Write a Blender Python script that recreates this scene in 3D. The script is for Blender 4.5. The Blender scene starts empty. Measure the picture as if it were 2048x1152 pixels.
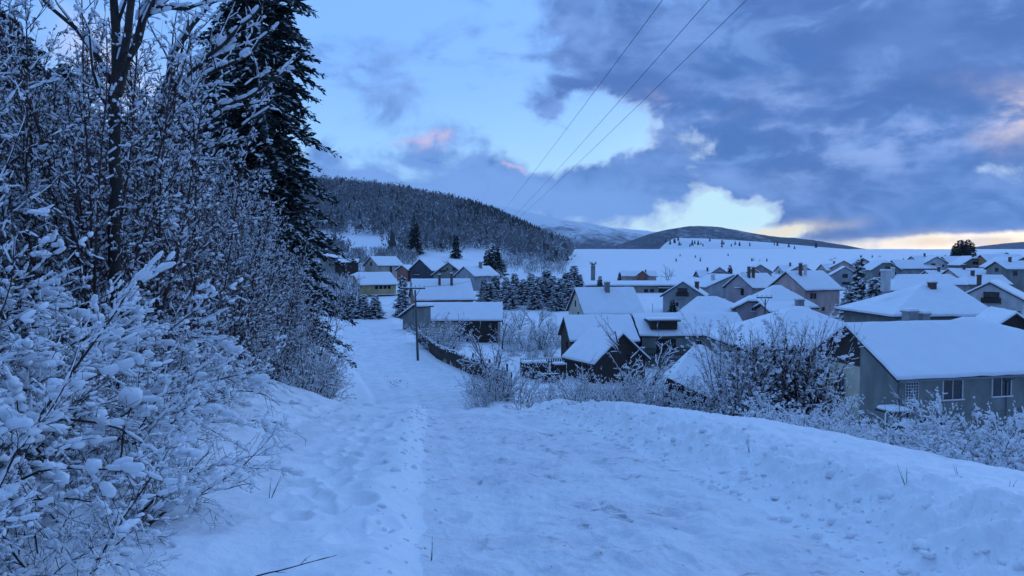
import bpy, bmesh, math, random
import numpy as np
from mathutils import Vector, Matrix

C = bpy.context.scene.collection
scene = bpy.context.scene
R = math.radians
rnd = random.Random(7)
nrng = np.random.default_rng(11)

# ------------------------------------------------------------------ camera
F_PX, HOR, EYE = 1500.0, 520.0, 1.65
PITCH = math.atan((576 - HOR) / F_PX)
cam_d = bpy.data.cameras.new('camera'); cam = bpy.data.objects.new('camera', cam_d); C.objects.link(cam)
cam.location = (0, 0, EYE); cam.rotation_euler = (math.pi / 2 - PITCH, 0, 0)
cam_d.sensor_width = 36; cam_d.lens = 36 * F_PX / 2048
cam_d.clip_start = 0.05; cam_d.clip_end = 30000
scene.camera = cam

# ------------------------------------------------------------------ node maths
class E:
    """a socket with arithmetic: builds Math nodes"""
    def __init__(s, nt, sock): s.nt, s.k = nt, sock
    def op(s, name, *o, clamp=False):
        n = s.nt.nodes.new('ShaderNodeMath'); n.operation = name; n.use_clamp = clamp
        for i, a in enumerate((s,) + o):
            if isinstance(a, E): s.nt.links.new(a.k, n.inputs[i])
            else: n.inputs[i].default_value = a
        return E(s.nt, n.outputs[0])
    def __add__(s, o): return s.op('ADD', o)
    def __sub__(s, o): return s.op('SUBTRACT', o)
    def __mul__(s, o): return s.op('MULTIPLY', o)
    def __truediv__(s, o): return s.op('DIVIDE', o)
    def sat(s): return s.op('ADD', 0.0, clamp=True)
def ramp01(e, lo, hi):
    n = e.nt.nodes.new('ShaderNodeMapRange'); n.interpolation_type = 'SMOOTHSTEP'
    e.nt.links.new(e.k, n.inputs[0]); n.inputs[1].default_value = lo; n.inputs[2].default_value = hi
    return E(e.nt, n.outputs[0])
def mixc(nt, f, a, b, mode='MIX'):
    n = nt.nodes.new('ShaderNodeMix'); n.data_type = 'RGBA'; n.blend_type = mode; n.clamp_factor = True
    for i, v in ((0, f), (6, a), (7, b)):
        if isinstance(v, E): nt.links.new(v.k, n.inputs[i])
        elif hasattr(v, 'links'): nt.links.new(v, n.inputs[i])
        elif i == 0: n.inputs[0].default_value = v
        else: n.inputs[i].default_value = (v[0], v[1], v[2], 1)
    return n.outputs[2]
def noise(nt, vec, scale, detail=4, rough=.5, dist=0.0):
    n = nt.nodes.new('ShaderNodeTexNoise'); n.inputs['Scale'].default_value = scale
    n.inputs['Detail'].default_value = detail; n.inputs['Roughness'].default_value = rough
    n.inputs['Distortion'].default_value = dist
    if vec is not None: nt.links.new(vec, n.inputs['Vector'])
    return E(nt, n.outputs[0])

# ------------------------------------------------------------------ world: winter dusk sky with broken cloud
def build_world():
    w = bpy.data.worlds.new('World'); scene.world = w; w.use_nodes = True
    nt = w.node_tree; nt.nodes.clear()
    tc = nt.nodes.new('ShaderNodeTexCoord'); d = tc.outputs['Generated']
    sx = nt.nodes.new('ShaderNodeSeparateXYZ'); nt.links.new(d, sx.inputs[0])
    X, Y, Z = (E(nt, o) for o in sx.outputs)
    az = X.op('ARCTAN2', Y); el = Z.op('ARCSINE'); el0 = el
    wn = nt.nodes.new('ShaderNodeTexNoise'); wn.inputs['Scale'].default_value = 6.5; wn.inputs['Detail'].default_value = 5; wn.inputs['Roughness'].default_value = .6
    nt.links.new(d, wn.inputs['Vector']); ws = nt.nodes.new('ShaderNodeSeparateColor'); nt.links.new(wn.outputs['Color'], ws.inputs[0])
    low_ = ramp01(el, .015, .10)                        # ragged cloud outlines, but a level gap along the horizon
    az = az + (E(nt, ws.outputs[0]) - .5) * .30; el = el + (E(nt, ws.outputs[1]) - .5) * .17 * low_
    def ae(px, py):
        a = math.atan((px - 1024) / F_PX); return a, math.atan((HOR - py) * math.cos(a) / F_PX)
    def g(px, py, rx, ry, rot=0.0, amp=1.0):          # a soft elliptical patch of sky
        a, e = ae(px, py); c, s = math.cos(rot), math.sin(rot)
        u, v = az - a, el - e
        p = (u * c + v * s) / (rx / F_PX); q = (v * c - u * s) / (ry / F_PX)
        r2 = p * p + q * q
        return (r2 * -1.0).op('EXPONENT') * amp
    def total(l):
        t = l[0]
        for x in l[1:]: t = t + x
        return t
    sky = nt.nodes.new('ShaderNodeTexSky'); sky.sky_type = 'NISHITA'; sky.sun_disc = False
    sky.sun_elevation = R(SUN_EL); sky.sun_rotation = R(SUN_AZ); sky.altitude = 500; sky.air_density = 1.2
    # clear air: Nishita dusk, white balanced cold, paling towards the horizon
    up = ramp01(el0, 0.02, 0.26)
    base = mixc(nt, up, (.33, .66, 1.0), (.185, .42, .95))
    base = mixc(nt, ramp01(el0, .42, .9), base, (.39, .83, 1.72))  # unseen zenith brightened beyond the visible sky, to light flat snow
    nis = mixc(nt, 1.0, sky.outputs[0], (.30, .42, .70), 'MULTIPLY')
    clear = mixc(nt, .12, base, nis)
    clear = mixc(nt, g(1430, 405, 230, 95), clear, (.60, .90, 1.0))
    clear = mixc(nt, g(1960, 370, 150, 60), clear, (.52, .80, 1.0))
    # noise fields on the direction, stretched flat
    mp = nt.nodes.new('ShaderNodeMapping'); mp.inputs['Scale'].default_value = (1, 1, 2.0); nt.links.new(d, mp.inputs[0])
    v = mp.outputs[0]
    n1 = noise(nt, v, 6.0, 12, .60, .55); n2 = noise(nt, v, 3.2, 5, .5, .6); n3 = noise(nt, v, 11, 6, .55)
    D = total([g(1800, 60, 480, 210, 0, .95), g(1620, 180, 330, 110, -.25, .55), g(1960, 330, 300, 100, 0, .45),
               g(1700, 350, 190, 75, -.2, .8), g(1830, 445, 280, 42, 0, .95), g(1800, 120, 300, 120, 0, .5), g(1150, 50, 110, 80, 0, .55),
               g(1130, 172, 60, 20, 0, .30), g(1340, 255, 75, 60, 0, .72), g(1270, 150, 60, 36, .4, .40),
               g(1235, 350, 140, 38, 0, .72), g(1480, 330, 70, 40, .4, .60), g(890, 385, 330, 62, 0, .78),
               g(1170, 415, 170, 48, 0, .70), g(660, 315, 60, 34, 0, .60), g(905, 320, 70, 34, 0, .35), g(820, 95, 60, 26, 0, .22),
               g(400, 400, 400, 60, 0, .55)])
    D = D - total([g(1400, 425, 130, 40, .15, .50), g(1560, 462, 110, 16, .1, .9), g(1930, 482, 170, 16, 0, 1.1), g(1960, 368, 90, 24, .3, .3), g(1420, 270, 60, 30, .5, .10), g(1220, 290, 150, 60, .3, .45), g(1100, 230, 120, 60, 0, .3)])
    hi = ramp01(el0, .55, .9)                            # overhead: thin broken cover
    D = D + hi * .28
    f_ = D + (n1 - .5) * 2.3 + (n3 - .5) * .9; m = ramp01(f_, .04, .62)
    dark = mixc(nt, ramp01(n2 + g(1850, 120, 420, 150, 0, .12), .38, .66), (.060, .165, .46), (.075, .165, .455))
    lite = mixc(nt, ramp01(n3, .40, .74) * (g(1800, 110, 380, 110, 0, -.75) + 1.0), dark, (.18, .33, .72))
    low = total([g(890, 385, 360, 80), g(1170, 425, 200, 55), g(400, 400, 400, 90)])
    cl = mixc(nt, (low * .75).sat(), lite, (.18, .36, .78))
    cl = mixc(nt, g(1830, 445, 300, 50, 0, .6), cl, (.085, .22, .58))
    col = mixc(nt, m, clear, cl)
    edge = ramp01(f_, .10, .32) * ramp01(f_, .66, .34)
    near_gap = total([g(1420, 390, 260, 130), g(1960, 370, 220, 80), g(1360, 210, 120, 60, 0, .8), g(1560, 300, 200, 60, 0, .5)])
    col = mixc(nt, (edge * near_gap * .45).sat(), col, (.62, .76, .98))
    col = mixc(nt, (ramp01(n3, .48, .66) * m * g(1680, 285, 330, 70, -.15, .75)).sat(), col, (.32, .46, .84))
    n5 = noise(nt, v, 9.5, 10, .62, .8)
    col = mixc(nt, (ramp01(n5, .50, .70) * m * .50).sat(), col, (.20, .38, .78))
    col = mixc(nt, (ramp01(n5, .47, .30) * m * .55).sat(), col, (.052, .145, .40))
    # unseen sky behind the camera, darkened so camera-facing surfaces get more shade
    col = mixc(nt, ramp01(Y, .25, -.55) * .85, col, (.085, .17, .42))
    # cloud rims lit by the low sun, and the lit gap over the plain
    rim = ramp01(n1 + (n3 - .5) * .5, .36, .60)
    col = mixc(nt, total([g(2045, 215, 75, 62, .9, 1.1), g(1990, 262, 60, 30, .6, .45)]) * rim, col, (.86, .70, .66))
    col = mixc(nt, g(1362, 205, 55, 22, -.3, 1.0) * rim, col, (.70, .64, .82))
    col = mixc(nt, total([g(908, 302, 20, 14, 0, .8), g(866, 314, 24, 14, 0, .55), g(1076, 352, 26, 7, 0, .8)]) * ramp01(n3, .3, .55), col, (.60, .52, .74))
    col = mixc(nt, g(1560, 458, 90, 14, .12, 1.1).sat(), col, (.95, .86, .66))
    warm = mixc(nt, ramp01(n3, .35, .65), (1.0, .80, .52), (.86, .78, .76))
    col = mixc(nt, (g(1940, 484, 150, 13, 0, 1.15) * ramp01(n1, .25, .5)).sat(), col, warm)
    col = mixc(nt, g(190, 150, 60, 60, 0, .6), col, (.80, .78, .92))
    # below the horizon the dome is only snow-lit air
    col = mixc(nt, ramp01(el0, -.03, -.12), col, (.10, .22, .52))
    k = mixc(nt, 1.0, col, (10, 10, 10), 'MULTIPLY')
    bg = nt.nodes.new('ShaderNodeBackground'); bg.inputs['Strength'].default_value = 0.1
    out = nt.nodes.new('ShaderNodeOutputWorld')
    nt.links.new(k, bg.inputs['Color']); nt.links.new(bg.outputs[0], out.inputs[0])

SUN_EL, SUN_AZ = 4.0, 38.0
build_world()
sd = bpy.data.lights.new('sun', 'SUN'); sun = bpy.data.objects.new('sun', sd); C.objects.link(sun)
sd.energy = 0.22; sd.angle = R(25); sd.color = (.80, .86, 1.0)
sun.rotation_euler = Vector((-math.sin(R(SUN_AZ)), -math.cos(R(SUN_AZ)), -math.sin(R(14)))).to_track_quat('-Z', 'Y').to_euler()
vs = scene.view_settings
scene.display_settings.display_device = 'sRGB'
vs.view_transform = 'Standard'; vs.look = 'None'; vs.gamma = 1.0; vs.use_curve_mapping = False; vs.exposure = 0.24
scene.cycles.max_bounces = 6; scene.cycles.diffuse_bounces = 3

# ------------------------------------------------------------------ helpers
def at(px, py, d):
    """the point seen at that place of the photo, d metres ahead"""
    u, v = (px - 1024) / F_PX, (576 - py) / F_PX
    c, s = math.cos(PITCH), math.sin(PITCH)
    k = d / (c + v * s)
    return Vector((u * k, d, EYE + (v * c - s) * k))

def tag(o, label=None, cat=None, group=None, kind=None):
    if label: o['label'] = label
    if cat: o['category'] = cat
    if group: o['group'] = group
    if kind: o['kind'] = kind
    return o
def empty(name, loc=(0, 0, 0), rz=0.0, parent=None):
    o = bpy.data.objects.new(name, None); C.objects.link(o); o.location = loc; o.rotation_euler = (0, 0, rz)
    o.empty_display_size = .2
    if parent: o.parent = parent
    return o
def mesh_np(name, V, F, mats, parent=None, smooth=False, mi=None, link=True):
    """V (n,3); F list of (m,k) index arrays"""
    me = bpy.data.meshes.new(name)
    V = np.asarray(V, np.float32); F = [np.asarray(f, np.int32) for f in F if len(f)]
    tot = np.concatenate([np.full(len(f), f.shape[1], np.int32) for f in F]); idx = np.concatenate([f.ravel() for f in F])
    me.vertices.add(len(V)); me.vertices.foreach_set('co', V.ravel())
    me.loops.add(len(idx)); me.loops.foreach_set('vertex_index', idx)
    me.polygons.add(len(tot)); me.polygons.foreach_set('loop_start', np.concatenate([[0], np.cumsum(tot)[:-1]]).astype(np.int32))
    if mi is not None: me.polygons.foreach_set('material_index', np.asarray(mi, np.int32))
    me.polygons.foreach_set('use_smooth', np.full(len(tot), smooth, bool))
    me.update(calc_edges=True)
    for m in (mats if isinstance(mats, (list, tuple)) else [mats]): me.materials.append(m)
    if not link: return me
    o = bpy.data.objects.new(name, me); C.objects.link(o)
    if parent: o.parent = parent
    return o
def bm_obj(name, bm, mats, parent=None, smooth=False):
    me = bpy.data.meshes.new(name); bm.normal_update(); bm.to_mesh(me); bm.free()
    for m in (mats if isinstance(mats, (list, tuple)) else [mats]): me.materials.append(m)
    if smooth: me.polygons.foreach_set('use_smooth', np.full(len(me.polygons), True, bool))
    o = bpy.data.objects.new(name, me); C.objects.link(o)
    if parent: o.parent = parent
    return o
def box(bm, c, s, mi=0, rot=None):
    m = Matrix.Translation(c)
    if rot is not None: m = m @ rot
    m = m @ Matrix.Diagonal((s[0], s[1], s[2], 1))
    r = bmesh.ops.create_cube(bm, size=1, matrix=m)
    for f in {f for v in r['verts'] for f in v.link_faces}: f.material_index = mi
    return r['verts']
def bar(bm, a, b, w, mi=0, n=6, w2=None):
    a, b = Vector(a), Vector(b); d = b - a; L = d.length
    q = d.to_track_quat('Z', 'Y').to_matrix().to_4x4()
    r = bmesh.ops.create_cone(bm, cap_ends=True, segments=n, radius1=w, radius2=w if w2 is None else w2, depth=L,
                              matrix=Matrix.Translation((a + b) / 2) @ q)
    for f in {f for v in r['verts'] for f in v.link_faces}: f.material_index = mi
def dup(o, parent=None):
    c = o.copy(); C.objects.link(c)
    if parent: c.parent = parent
    for ch in o.children: dup(ch, c)
    return c

# ------------------------------------------------------------------ materials
def mat(name, col, rough=.8, var=.25, scale=6.0, bump=0.0, bscale=30.0, col2=None, stretch=None, metal=0.0, spec=.3, island=0.0):
    m = bpy.data.materials.new(name); m.use_nodes = True; nt = m.node_tree
    b = nt.nodes['Principled BSDF']; b.inputs['Roughness'].default_value = rough; b.inputs['Metallic'].default_value = metal
    b.inputs['Specular IOR Level'].default_value = spec
    tc = nt.nodes.new('ShaderNodeTexCoord'); v = tc.outputs['Object']
    if stretch:
        mp = nt.nodes.new('ShaderNodeMapping'); mp.inputs['Scale'].default_value = stretch; nt.links.new(v, mp.inputs[0]); v = mp.outputs[0]
    c2 = col2 or tuple(min(1, c * (1 - var)) for c in col)
    f = ramp01(noise(nt, v, scale, 6, .6), .32, .68)
    if island:
        ge = nt.nodes.new('ShaderNodeNewGeometry'); f = (f * (1 - island) + E(nt, ge.outputs['Random Per Island']) * island).sat()
    nt.links.new(mixc(nt, f, col, c2), b.inputs['Base Color'])
    if bump:
        bp = nt.nodes.new('ShaderNodeBump'); bp.inputs['Strength'].default_value = bump; bp.inputs['Distance'].default_value = .05
        nt.links.new(noise(nt, v, bscale, 5, .6).k, bp.inputs['Height']); nt.links.new(bp.outputs[0], b.inputs['Normal'])
    return m
M = {}
M['snow'] = mat('snow', (.86, .87, .90), .75, .05, 1.2, .35, 5.0)
M['ground'] = mat('ground_snow', (.86, .87, .90), .75, .06, .7, .55, 7.0)
M['hillsnow'] = mat('field_snow', (.85, .865, .90), .8, .07, .02)
M['roof_snow'] = mat('roof_snow', (.85, .87, .91), .8, .05, .8, .25, 1.6)
M['twigsnow'] = mat('twig_snow', (.83, .85, .89), .8, .10, 3.0)
M['bark'] = mat('bark', (.050, .040, .036), .9, .5, 9.0, .4, 40, stretch=(1, 1, .3))
M['twig'] = mat('twig', (.055, .042, .042), .9, .45, 5.0)
M['redtwig'] = mat('red_twig', (.105, .066, .064), .9, .5, 5.0)
M['needle'] = mat('needle', (.034, .048, .044), .8, .5, 3.0, island=.6)
M['leaf'] = mat('dry_leaf', (.16, .085, .035), .8, .5, 3.0, island=.5)
M['darkleaf'] = mat('dark_leaf', (.042, .021, .024), .8, .5, 3.0, island=.5)
M['wood'] = mat('weathered_wood', (.060, .047, .042), .85, .45, 4, .3, 20, stretch=(6, 6, .5))
M['fascia'] = mat('fascia', (.055, .050, .055), .7, .3)
M['pane'] = mat('window_glass', (.018, .022, .03), .12, .3, 2.0, spec=.6)
M['polewood'] = mat('pole_wood', (.115, .115, .12), .85, .3, 6, .2, 20)
M['flue'] = mat('sooty_brick', (.15, .10, .09), .9, .4, 5)
M['white'] = mat('white_paint', (.62, .62, .62), .6, .12)
M['metal'] = mat('galvanised', (.22, .23, .25), .45, .3, metal=.6)
M['concrete'] = mat('concrete', (.30, .30, .31), .85, .25, 3, .2, 25)
M['black'] = mat('cable_black', (.02, .02, .022), .6, .2)
def wallm(name, c, v=.34): M[name] = mat(name, c, .85, v, .7, .25, 25, stretch=(1, 1, .45))
wallm('w_grey', (.25, .26, .245)); wallm('w_cream', (.58, .53, .42)); wallm('w_white', (.66, .66, .66)); wallm('w_bluegrey', (.37, .39, .41))
wallm('w_yellow', (.62, .50, .28)); wallm('w_pink', (.56, .42, .40)); wallm('w_mauve', (.44, .38, .41)); wallm('w_orange', (.46, .24, .13))
wallm('w_brick', (.36, .18, .13)); wallm('w_olive', (.40, .37, .19)); wallm('w_navy', (.075, .08, .105)); wallm('w_green', (.28, .31, .29)); wallm('w_beige', (.55, .50, .42))

def road_material():
    m = bpy.data.materials.new('packed_snow'); m.use_nodes = True; nt = m.node_tree; b = nt.nodes['Principled BSDF']
    b.inputs['Roughness'].default_value = .62; b.inputs['Specular IOR Level'].default_value = .35
    tc = nt.nodes.new('ShaderNodeTexCoord')
    mp = nt.nodes.new('ShaderNodeMapping'); mp.inputs['Scale'].default_value = (1.0, .9, 1); nt.links.new(tc.outputs['Object'], mp.inputs[0])
    v = mp.outputs[0]
    patch = ramp01(noise(nt, v, 1.1, 4, .6), .40, .62); fine = ramp01(noise(nt, v, 5.0, 9, .68, .8), .52, .66)
    f = (patch * fine * .95 + patch * .16).sat()
    nt.links.new(mixc(nt, f, (.80, .815, .86), (.35, .36, .41)), b.inputs['Base Color'])
    bp = nt.nodes.new('ShaderNodeBump'); bp.inputs['Strength'].default_value = .9; bp.inputs['Distance'].default_value = .05
    h = noise(nt, v, 7, 8, .62, .4) + noise(nt, v, 30, 4, .5) * .25
    nt.links.new(h.k, bp.inputs['Height']); nt.links.new(bp.outputs[0], b.inputs['Normal'])
    return m
M['road'] = road_material()
def forest_hill_material(name, fcol, snow, z0, z1, sc, contrast):
    m = bpy.data.materials.new(name); m.use_nodes = True; nt = m.node_tree; b = nt.nodes['Principled BSDF']
    b.inputs['Roughness'].default_value = .9; b.inputs['Specular IOR Level'].default_value = .1
    tc = nt.nodes.new('ShaderNodeTexCoord'); v = tc.outputs['Object']
    sx = nt.nodes.new('ShaderNodeSeparateXYZ'); nt.links.new(v, sx.inputs[0]); Z = E(nt, sx.outputs[2])
    mp = nt.nodes.new('ShaderNodeMapping'); mp.inputs['Scale'].default_value = (1, .35, 2.6); nt.links.new(v, mp.inputs[0])
    n = noise(nt, mp.outputs[0], sc, 8, .62, .5); fine = noise(nt, v, sc * 14, 3, .7)
    h = (Z - z0) / (z1 - z0)
    s = ramp01(h * contrast + (n - .5) * 1.6 + (fine - .5) * .5, .35, .75)
    fc = mixc(nt, ramp01(fine, .35, .7), fcol, tuple(c * 1.9 for c in fcol))
    nt.links.new(mixc(nt, s, fc, snow), b.inputs['Base Color'])
    return m
# ------------------------------------------------------------------ terrain
def curve(pts, lo=-60., hi=1800., step=.25, k=4.0):
    xs = np.arange(lo, hi, step); p = np.array(pts, float)
    ys = np.interp(xs, p[:, 0], p[:, 1])
    n = max(3, int(k / step)) | 1; w = np.hanning(n + 2)[1:-1]; w /= w.sum()
    ys = np.convolve(np.pad(ys, n // 2, mode='edge'), w, 'valid')
    return lambda q: np.interp(q, xs, ys)
road_x = curve([(-40, 4), (0, 1.25), (4, .75), (10, -.05), (16, -.86), (30, -2.9), (47, -5.9), (60, -8.9), (72, -12.2), (95, -17.6), (120, -23.3), (150, -32), (220, -50)], k=7)
road_z = curve([(-40, 1.6), (0, .05), (4, -.05), (10, -.72), (16, -1.55), (22, -2.95), (30, -4.85), (38, -6.05), (47, -6.85), (58, -7.65), (72, -8.05), (100, -7.6), (120, -7.15), (130, -7.6), (160, -8), (1800, -8)], k=3)
valley = curve([(-60, -10.5), (0, -10.8), (50, -11.2), (70, -10.8), (85, -10.4), (112, -9.9), (135, -7.8), (170, -6), (230, -4.2), (300, -1.8), (400, 1.0), (500, 4.0), (700, 9.6), (860, 14.2), (960, 14.4), (1100, 10), (1500, -8), (1800, -15)], k=25)
edge_off = curve([(-60, 3.2), (0, 3.1), (9, 3.05), (12, 2.35), (15, 1.35), (20, 1.6), (30, 3), (40, 4.4), (50, 6), (80, 5), (1800, 5)], k=2)
lane_r = curve([(-60, 1.3), (4, 1.28), (16, 1.15), (26, 1.9), (40, 3.6), (50, 4.6), (72, 4.1), (90, 3.8), (1800, 3.8)], k=2)
lane_l = curve([(-60, 1.3), (4, 1.26), (16, .95), (26, 1.7), (40, 2.6), (60, 3.2), (80, 3.8), (1800, 3.8)], k=2)
hill_top = curve([(-900, 52), (-400, 50), (-240, 51), (-170, 49), (-130, 49), (-90, 44), (-50, 36), (-10, 25), (14, 14), (32, 5), (48, 1), (62, 0), (1800, 0)], lo=-1000, k=14)
def sm(t): t = np.clip(t, 0, 1); return t * t * (3 - 2 * t)

_perm = np.random.default_rng(5).permutation(1024)
def vnoise(x, y, seed=0):
    xi, yi = np.floor(x).astype(np.int64), np.floor(y).astype(np.int64); fx, fy = x - xi, y - yi
    def gr(ix, iy):
        h = _perm[(ix + _perm[(iy + seed * 131) & 1023]) & 1023] * (2 * np.pi / 1024); return np.cos(h), np.sin(h)
    u, v = fx * fx * fx * (fx * (fx * 6 - 15) + 10), fy * fy * fy * (fy * (fy * 6 - 15) + 10)
    o = []
    for dx in (0, 1):
        for dy in (0, 1):
            a, b = gr(xi + dx, yi + dy); o.append(a * (fx - dx) + b * (fy - dy))
    return ((o[0] * (1 - u) + o[2] * u) * (1 - v) + (o[1] * (1 - u) + o[3] * u) * v) * 1.4
def fbm(x, y, f, oct=4, seed=0, gain=.5):
    t, a, s = 0, 1, 0
    for k in range(oct): t = t + a * vnoise(x * f + 17 * k, y * f - 9 * k, seed + k); s += a; a *= gain; f *= 2.03
    return t / s

prints = []                                                     # boot holes in the soft snow beside the lane
_r = random.Random(3)
for i in range(46):
    t = i / 45; y = 4.5 + 9.5 * t; x = float(road_x(y)) - 1.45 - .75 * _r.random() - .5 * (t > .5) * _r.random()
    prints.append((x, y, .07 + .05 * _r.random(), .15 + .07 * _r.random(), .03 + .035 * _r.random(), _r.uniform(-.5, .5)))
for i in range(40):
    y = _r.uniform(10.5, 15.5); x = float(road_x(y)) - _r.uniform(1.2, 4.0)
    prints.append((x, y, .09 + .06 * _r.random(), .16 + .1 * _r.random(), .03 + .04 * _r.random(), _r.uniform(-1, 1)))

for i in range(150):                                             # scuffs and boot marks pressed into the lane
    y = 3.2 + 12.5 * _r.random(); x = float(road_x(y)) + _r.uniform(-1.0, 1.0)
    prints.append((x, y, .05 + .06 * _r.random(), .08 + .13 * _r.random(), .012 + .022 * _r.random(), _r.uniform(-1.4, 1.4)))
def height(x, y, detail=True):
    x, y = np.asarray(x, float), np.asarray(y, float)
    rx, rz, va = road_x(y), road_z(y), valley(y)
    s = x - rx
    lr, ll, eo = lane_r(y), lane_l(y), edge_off(y)
    near = sm((30 - y) / 12.0)
    # right: shelf behind the ploughed bank, then the bank falls to the valley
    fy = sm((y - 55) / 30); w = 1 - np.exp(-np.maximum(0, s - eo - 3.2 + 2.2 * fy) / (6.5 - 3.2 * fy))
    drop = .26 * np.clip(s - eo + .3, 0, 3.5) * sm((s - eo + .3) / 1.5)
    shelf = rz + .27 * near + .05 - drop
    zr_ = shelf + (va - shelf) * w
    # left: soft verge, then the wooded slope climbs
    sl = np.maximum(0, -s - ll - 1.0)
    zl = rz + .10 * sm((-s - ll) / .5) + 13 * np.tanh(.30 * np.maximum(0, sl - .8) / 13) + .04 * sl
    z = np.where(s > 0, rz + (zr_ - rz) * sm((s - lr) / (.5 + .6 * near)), rz + (zl - rz))
    far = va + 1.6 * sm(-x / 25) * sm((y - 165) / 45)
    far = far + hill_top(x) * sm((y - 225) / 380) ** .85 * (1 - .5 * sm((y - 900) / 600))
    b = sm((y - 95) / 60)
    z = z * (1 - b) + far * b
    z = z + fbm(x, y, .012, 3, 40) * 1.0 * sm((y - 160) / 100) * sm((900 - y) / 200) + fbm(x, y, .07, 2, 44) * .25 * sm((y - 30) / 20) * sm((np.abs(s) - 6) / 4)
    if not detail: return z
    m = y < 45
    if m.any():
        X, Y, S = x[m], y[m], s[m]; LR, LL, EO, N = lr[m], ll[m], eo[m], near[m]
        inlane = sm((LR - S) / .25) * sm((S + LL) / .25)
        d = inlane * (.030 * fbm(X, Y, 1.5, 3, 1) + .040 * fbm(X, Y * .9, 4.5, 4, 2, .6) - .03 * sm(1 - np.abs(S - .62) / .25) - .03 * sm(1 - np.abs(S + .65) / .25))
        # ploughed bank along the right edge: broken lumps
        t = (S - LR) / 1.15 + .10 * fbm(X, Y, 1.1, 2, 33)
        prof = sm(t / .45) * sm((1.25 - t) / .65)
        lump = .55 + .75 * np.abs(fbm(X, Y, 1.6, 4, 6, .6)) + .55 * fbm(X, Y, .55, 2, 9)
        d += prof * (.085 * lump + .16 * np.abs(fbm(X, Y, 2.6, 3, 12)) + .10 * np.abs(fbm(X, Y, 6.5, 4, 13, .6)) - .05) * N
        d += sm(t / .3) * sm((2.2 - t) / .8) * .05 * fbm(X, Y, 4, 4, 15, .6) * N
        d += sm((t - .7) / .6) * sm((EO - S + .4) / .6) * (.05 * fbm(X, Y, .9, 3, 18) + .012 * fbm(X, Y, 5, 2, 19))
        # left verge: narrow berm and wind-smoothed field with footprints
        tl = (-S - LL)
        d += .07 * np.exp(-((tl - .22) / .22) ** 2) * (1 + .9 * fbm(X, Y, 2.2, 3, 21)) * N
        lf = sm((tl - .1) / .5)
        d += lf * (.10 * fbm(X, Y, .8, 3, 24) + .035 * fbm(X, Y, 3.1, 3, 25)) * N
        for (px, py, a, bb, dep, ro) in prints:
            q = (np.abs(X - px) < .6) & (np.abs(Y - py) < .6)
            if q.any():
                dx, dy = X[q] - px, Y[q] - py; c_, s_ = math.cos(ro), math.sin(ro)
                r2 = ((dx * c_ + dy * s_) / a) ** 2 + ((dy * c_ - dx * s_) / bb) ** 2
                d[q] += -dep * np.exp(-r2 ** 1.5) + .25 * dep * np.exp(-((r2 - 1.8) / .7) ** 2)
        dist = sm((45 - Y) / 15)
        z = z.copy(); z[m] += d * dist
    m = (y > 25) & (y < 130) & (np.abs(s) < 8)
    if m.any():
        S = s[m]; rr = sm((7 - np.abs(S)) / 2) * sm((y[m] - 25) / 10) * sm((130 - y[m]) / 10)
        rut = sum(np.exp(-((S - c) / .28) ** 2) for c in (-1.5, -.2, .9, 2.1))
        z = z.copy(); z[m] += rr * (-.07 * rut + .05 * fbm(x[m], y[m], .8, 3, 31))
    return z
def ground(x, y): return float(height(np.array([x]), np.array([y]), False)[0])

def build_ground():
    A = np.concatenate([np.arange(-180, -52, 3.2), np.arange(-52, 52.01, .125), np.arange(55.2, 180, 3.2)])
    A = np.radians(A); rad = [.5]
    while rad[-1] < 34: rad.append(rad[-1] * 1.0062)
    while rad[-1] < 1500: rad.append(rad[-1] * 1.016)
    rad = np.array(rad); n, m = len(rad), len(A)
    rr, aa = np.meshgrid(rad, A, indexing='ij'); x, y = rr * np.sin(aa), rr * np.cos(aa)
    z = height(x.ravel(), y.ravel()).reshape(x.shape)
    V = np.stack([x, y, z], -1).reshape(-1, 3)
    i, j = np.meshgrid(np.arange(n - 1), np.arange(m), indexing='ij'); j2 = (j + 1) % m
    Fq = np.stack([i * m + j, (i + 1) * m + j, (i + 1) * m + j2, i * m + j2], -1).reshape(-1, 4)[:, ::-1]
    c = V[Fq].mean(1); s = c[:, 0] - road_x(c[:, 1])
    edge = .10 * fbm(c[:, 0], c[:, 1], 1.3, 3, 50)
    isroad = (s < lane_r(c[:, 1]) + .05 + edge) & (s > -lane_l(c[:, 1]) - edge) & (c[:, 1] > -30) & (c[:, 1] < 128)
    ishill = (c[:, 1] > 215) & (hill_top(c[:, 0]) * sm((c[:, 1] - 225) / 380) > .6)
    for nm, sel, mt in (('road', isroad, M['road']), ('snowy_ground', ~isroad & ~ishill, M['ground']), ('hill', ishill, M['hillsnow'])):
        f = Fq[sel]; u, inv = np.unique(f, return_inverse=True)
        o = mesh_np(nm, V[u], [inv.reshape(-1, 4)], mt, smooth=True); tag(o, kind='structure')
build_ground()

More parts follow.
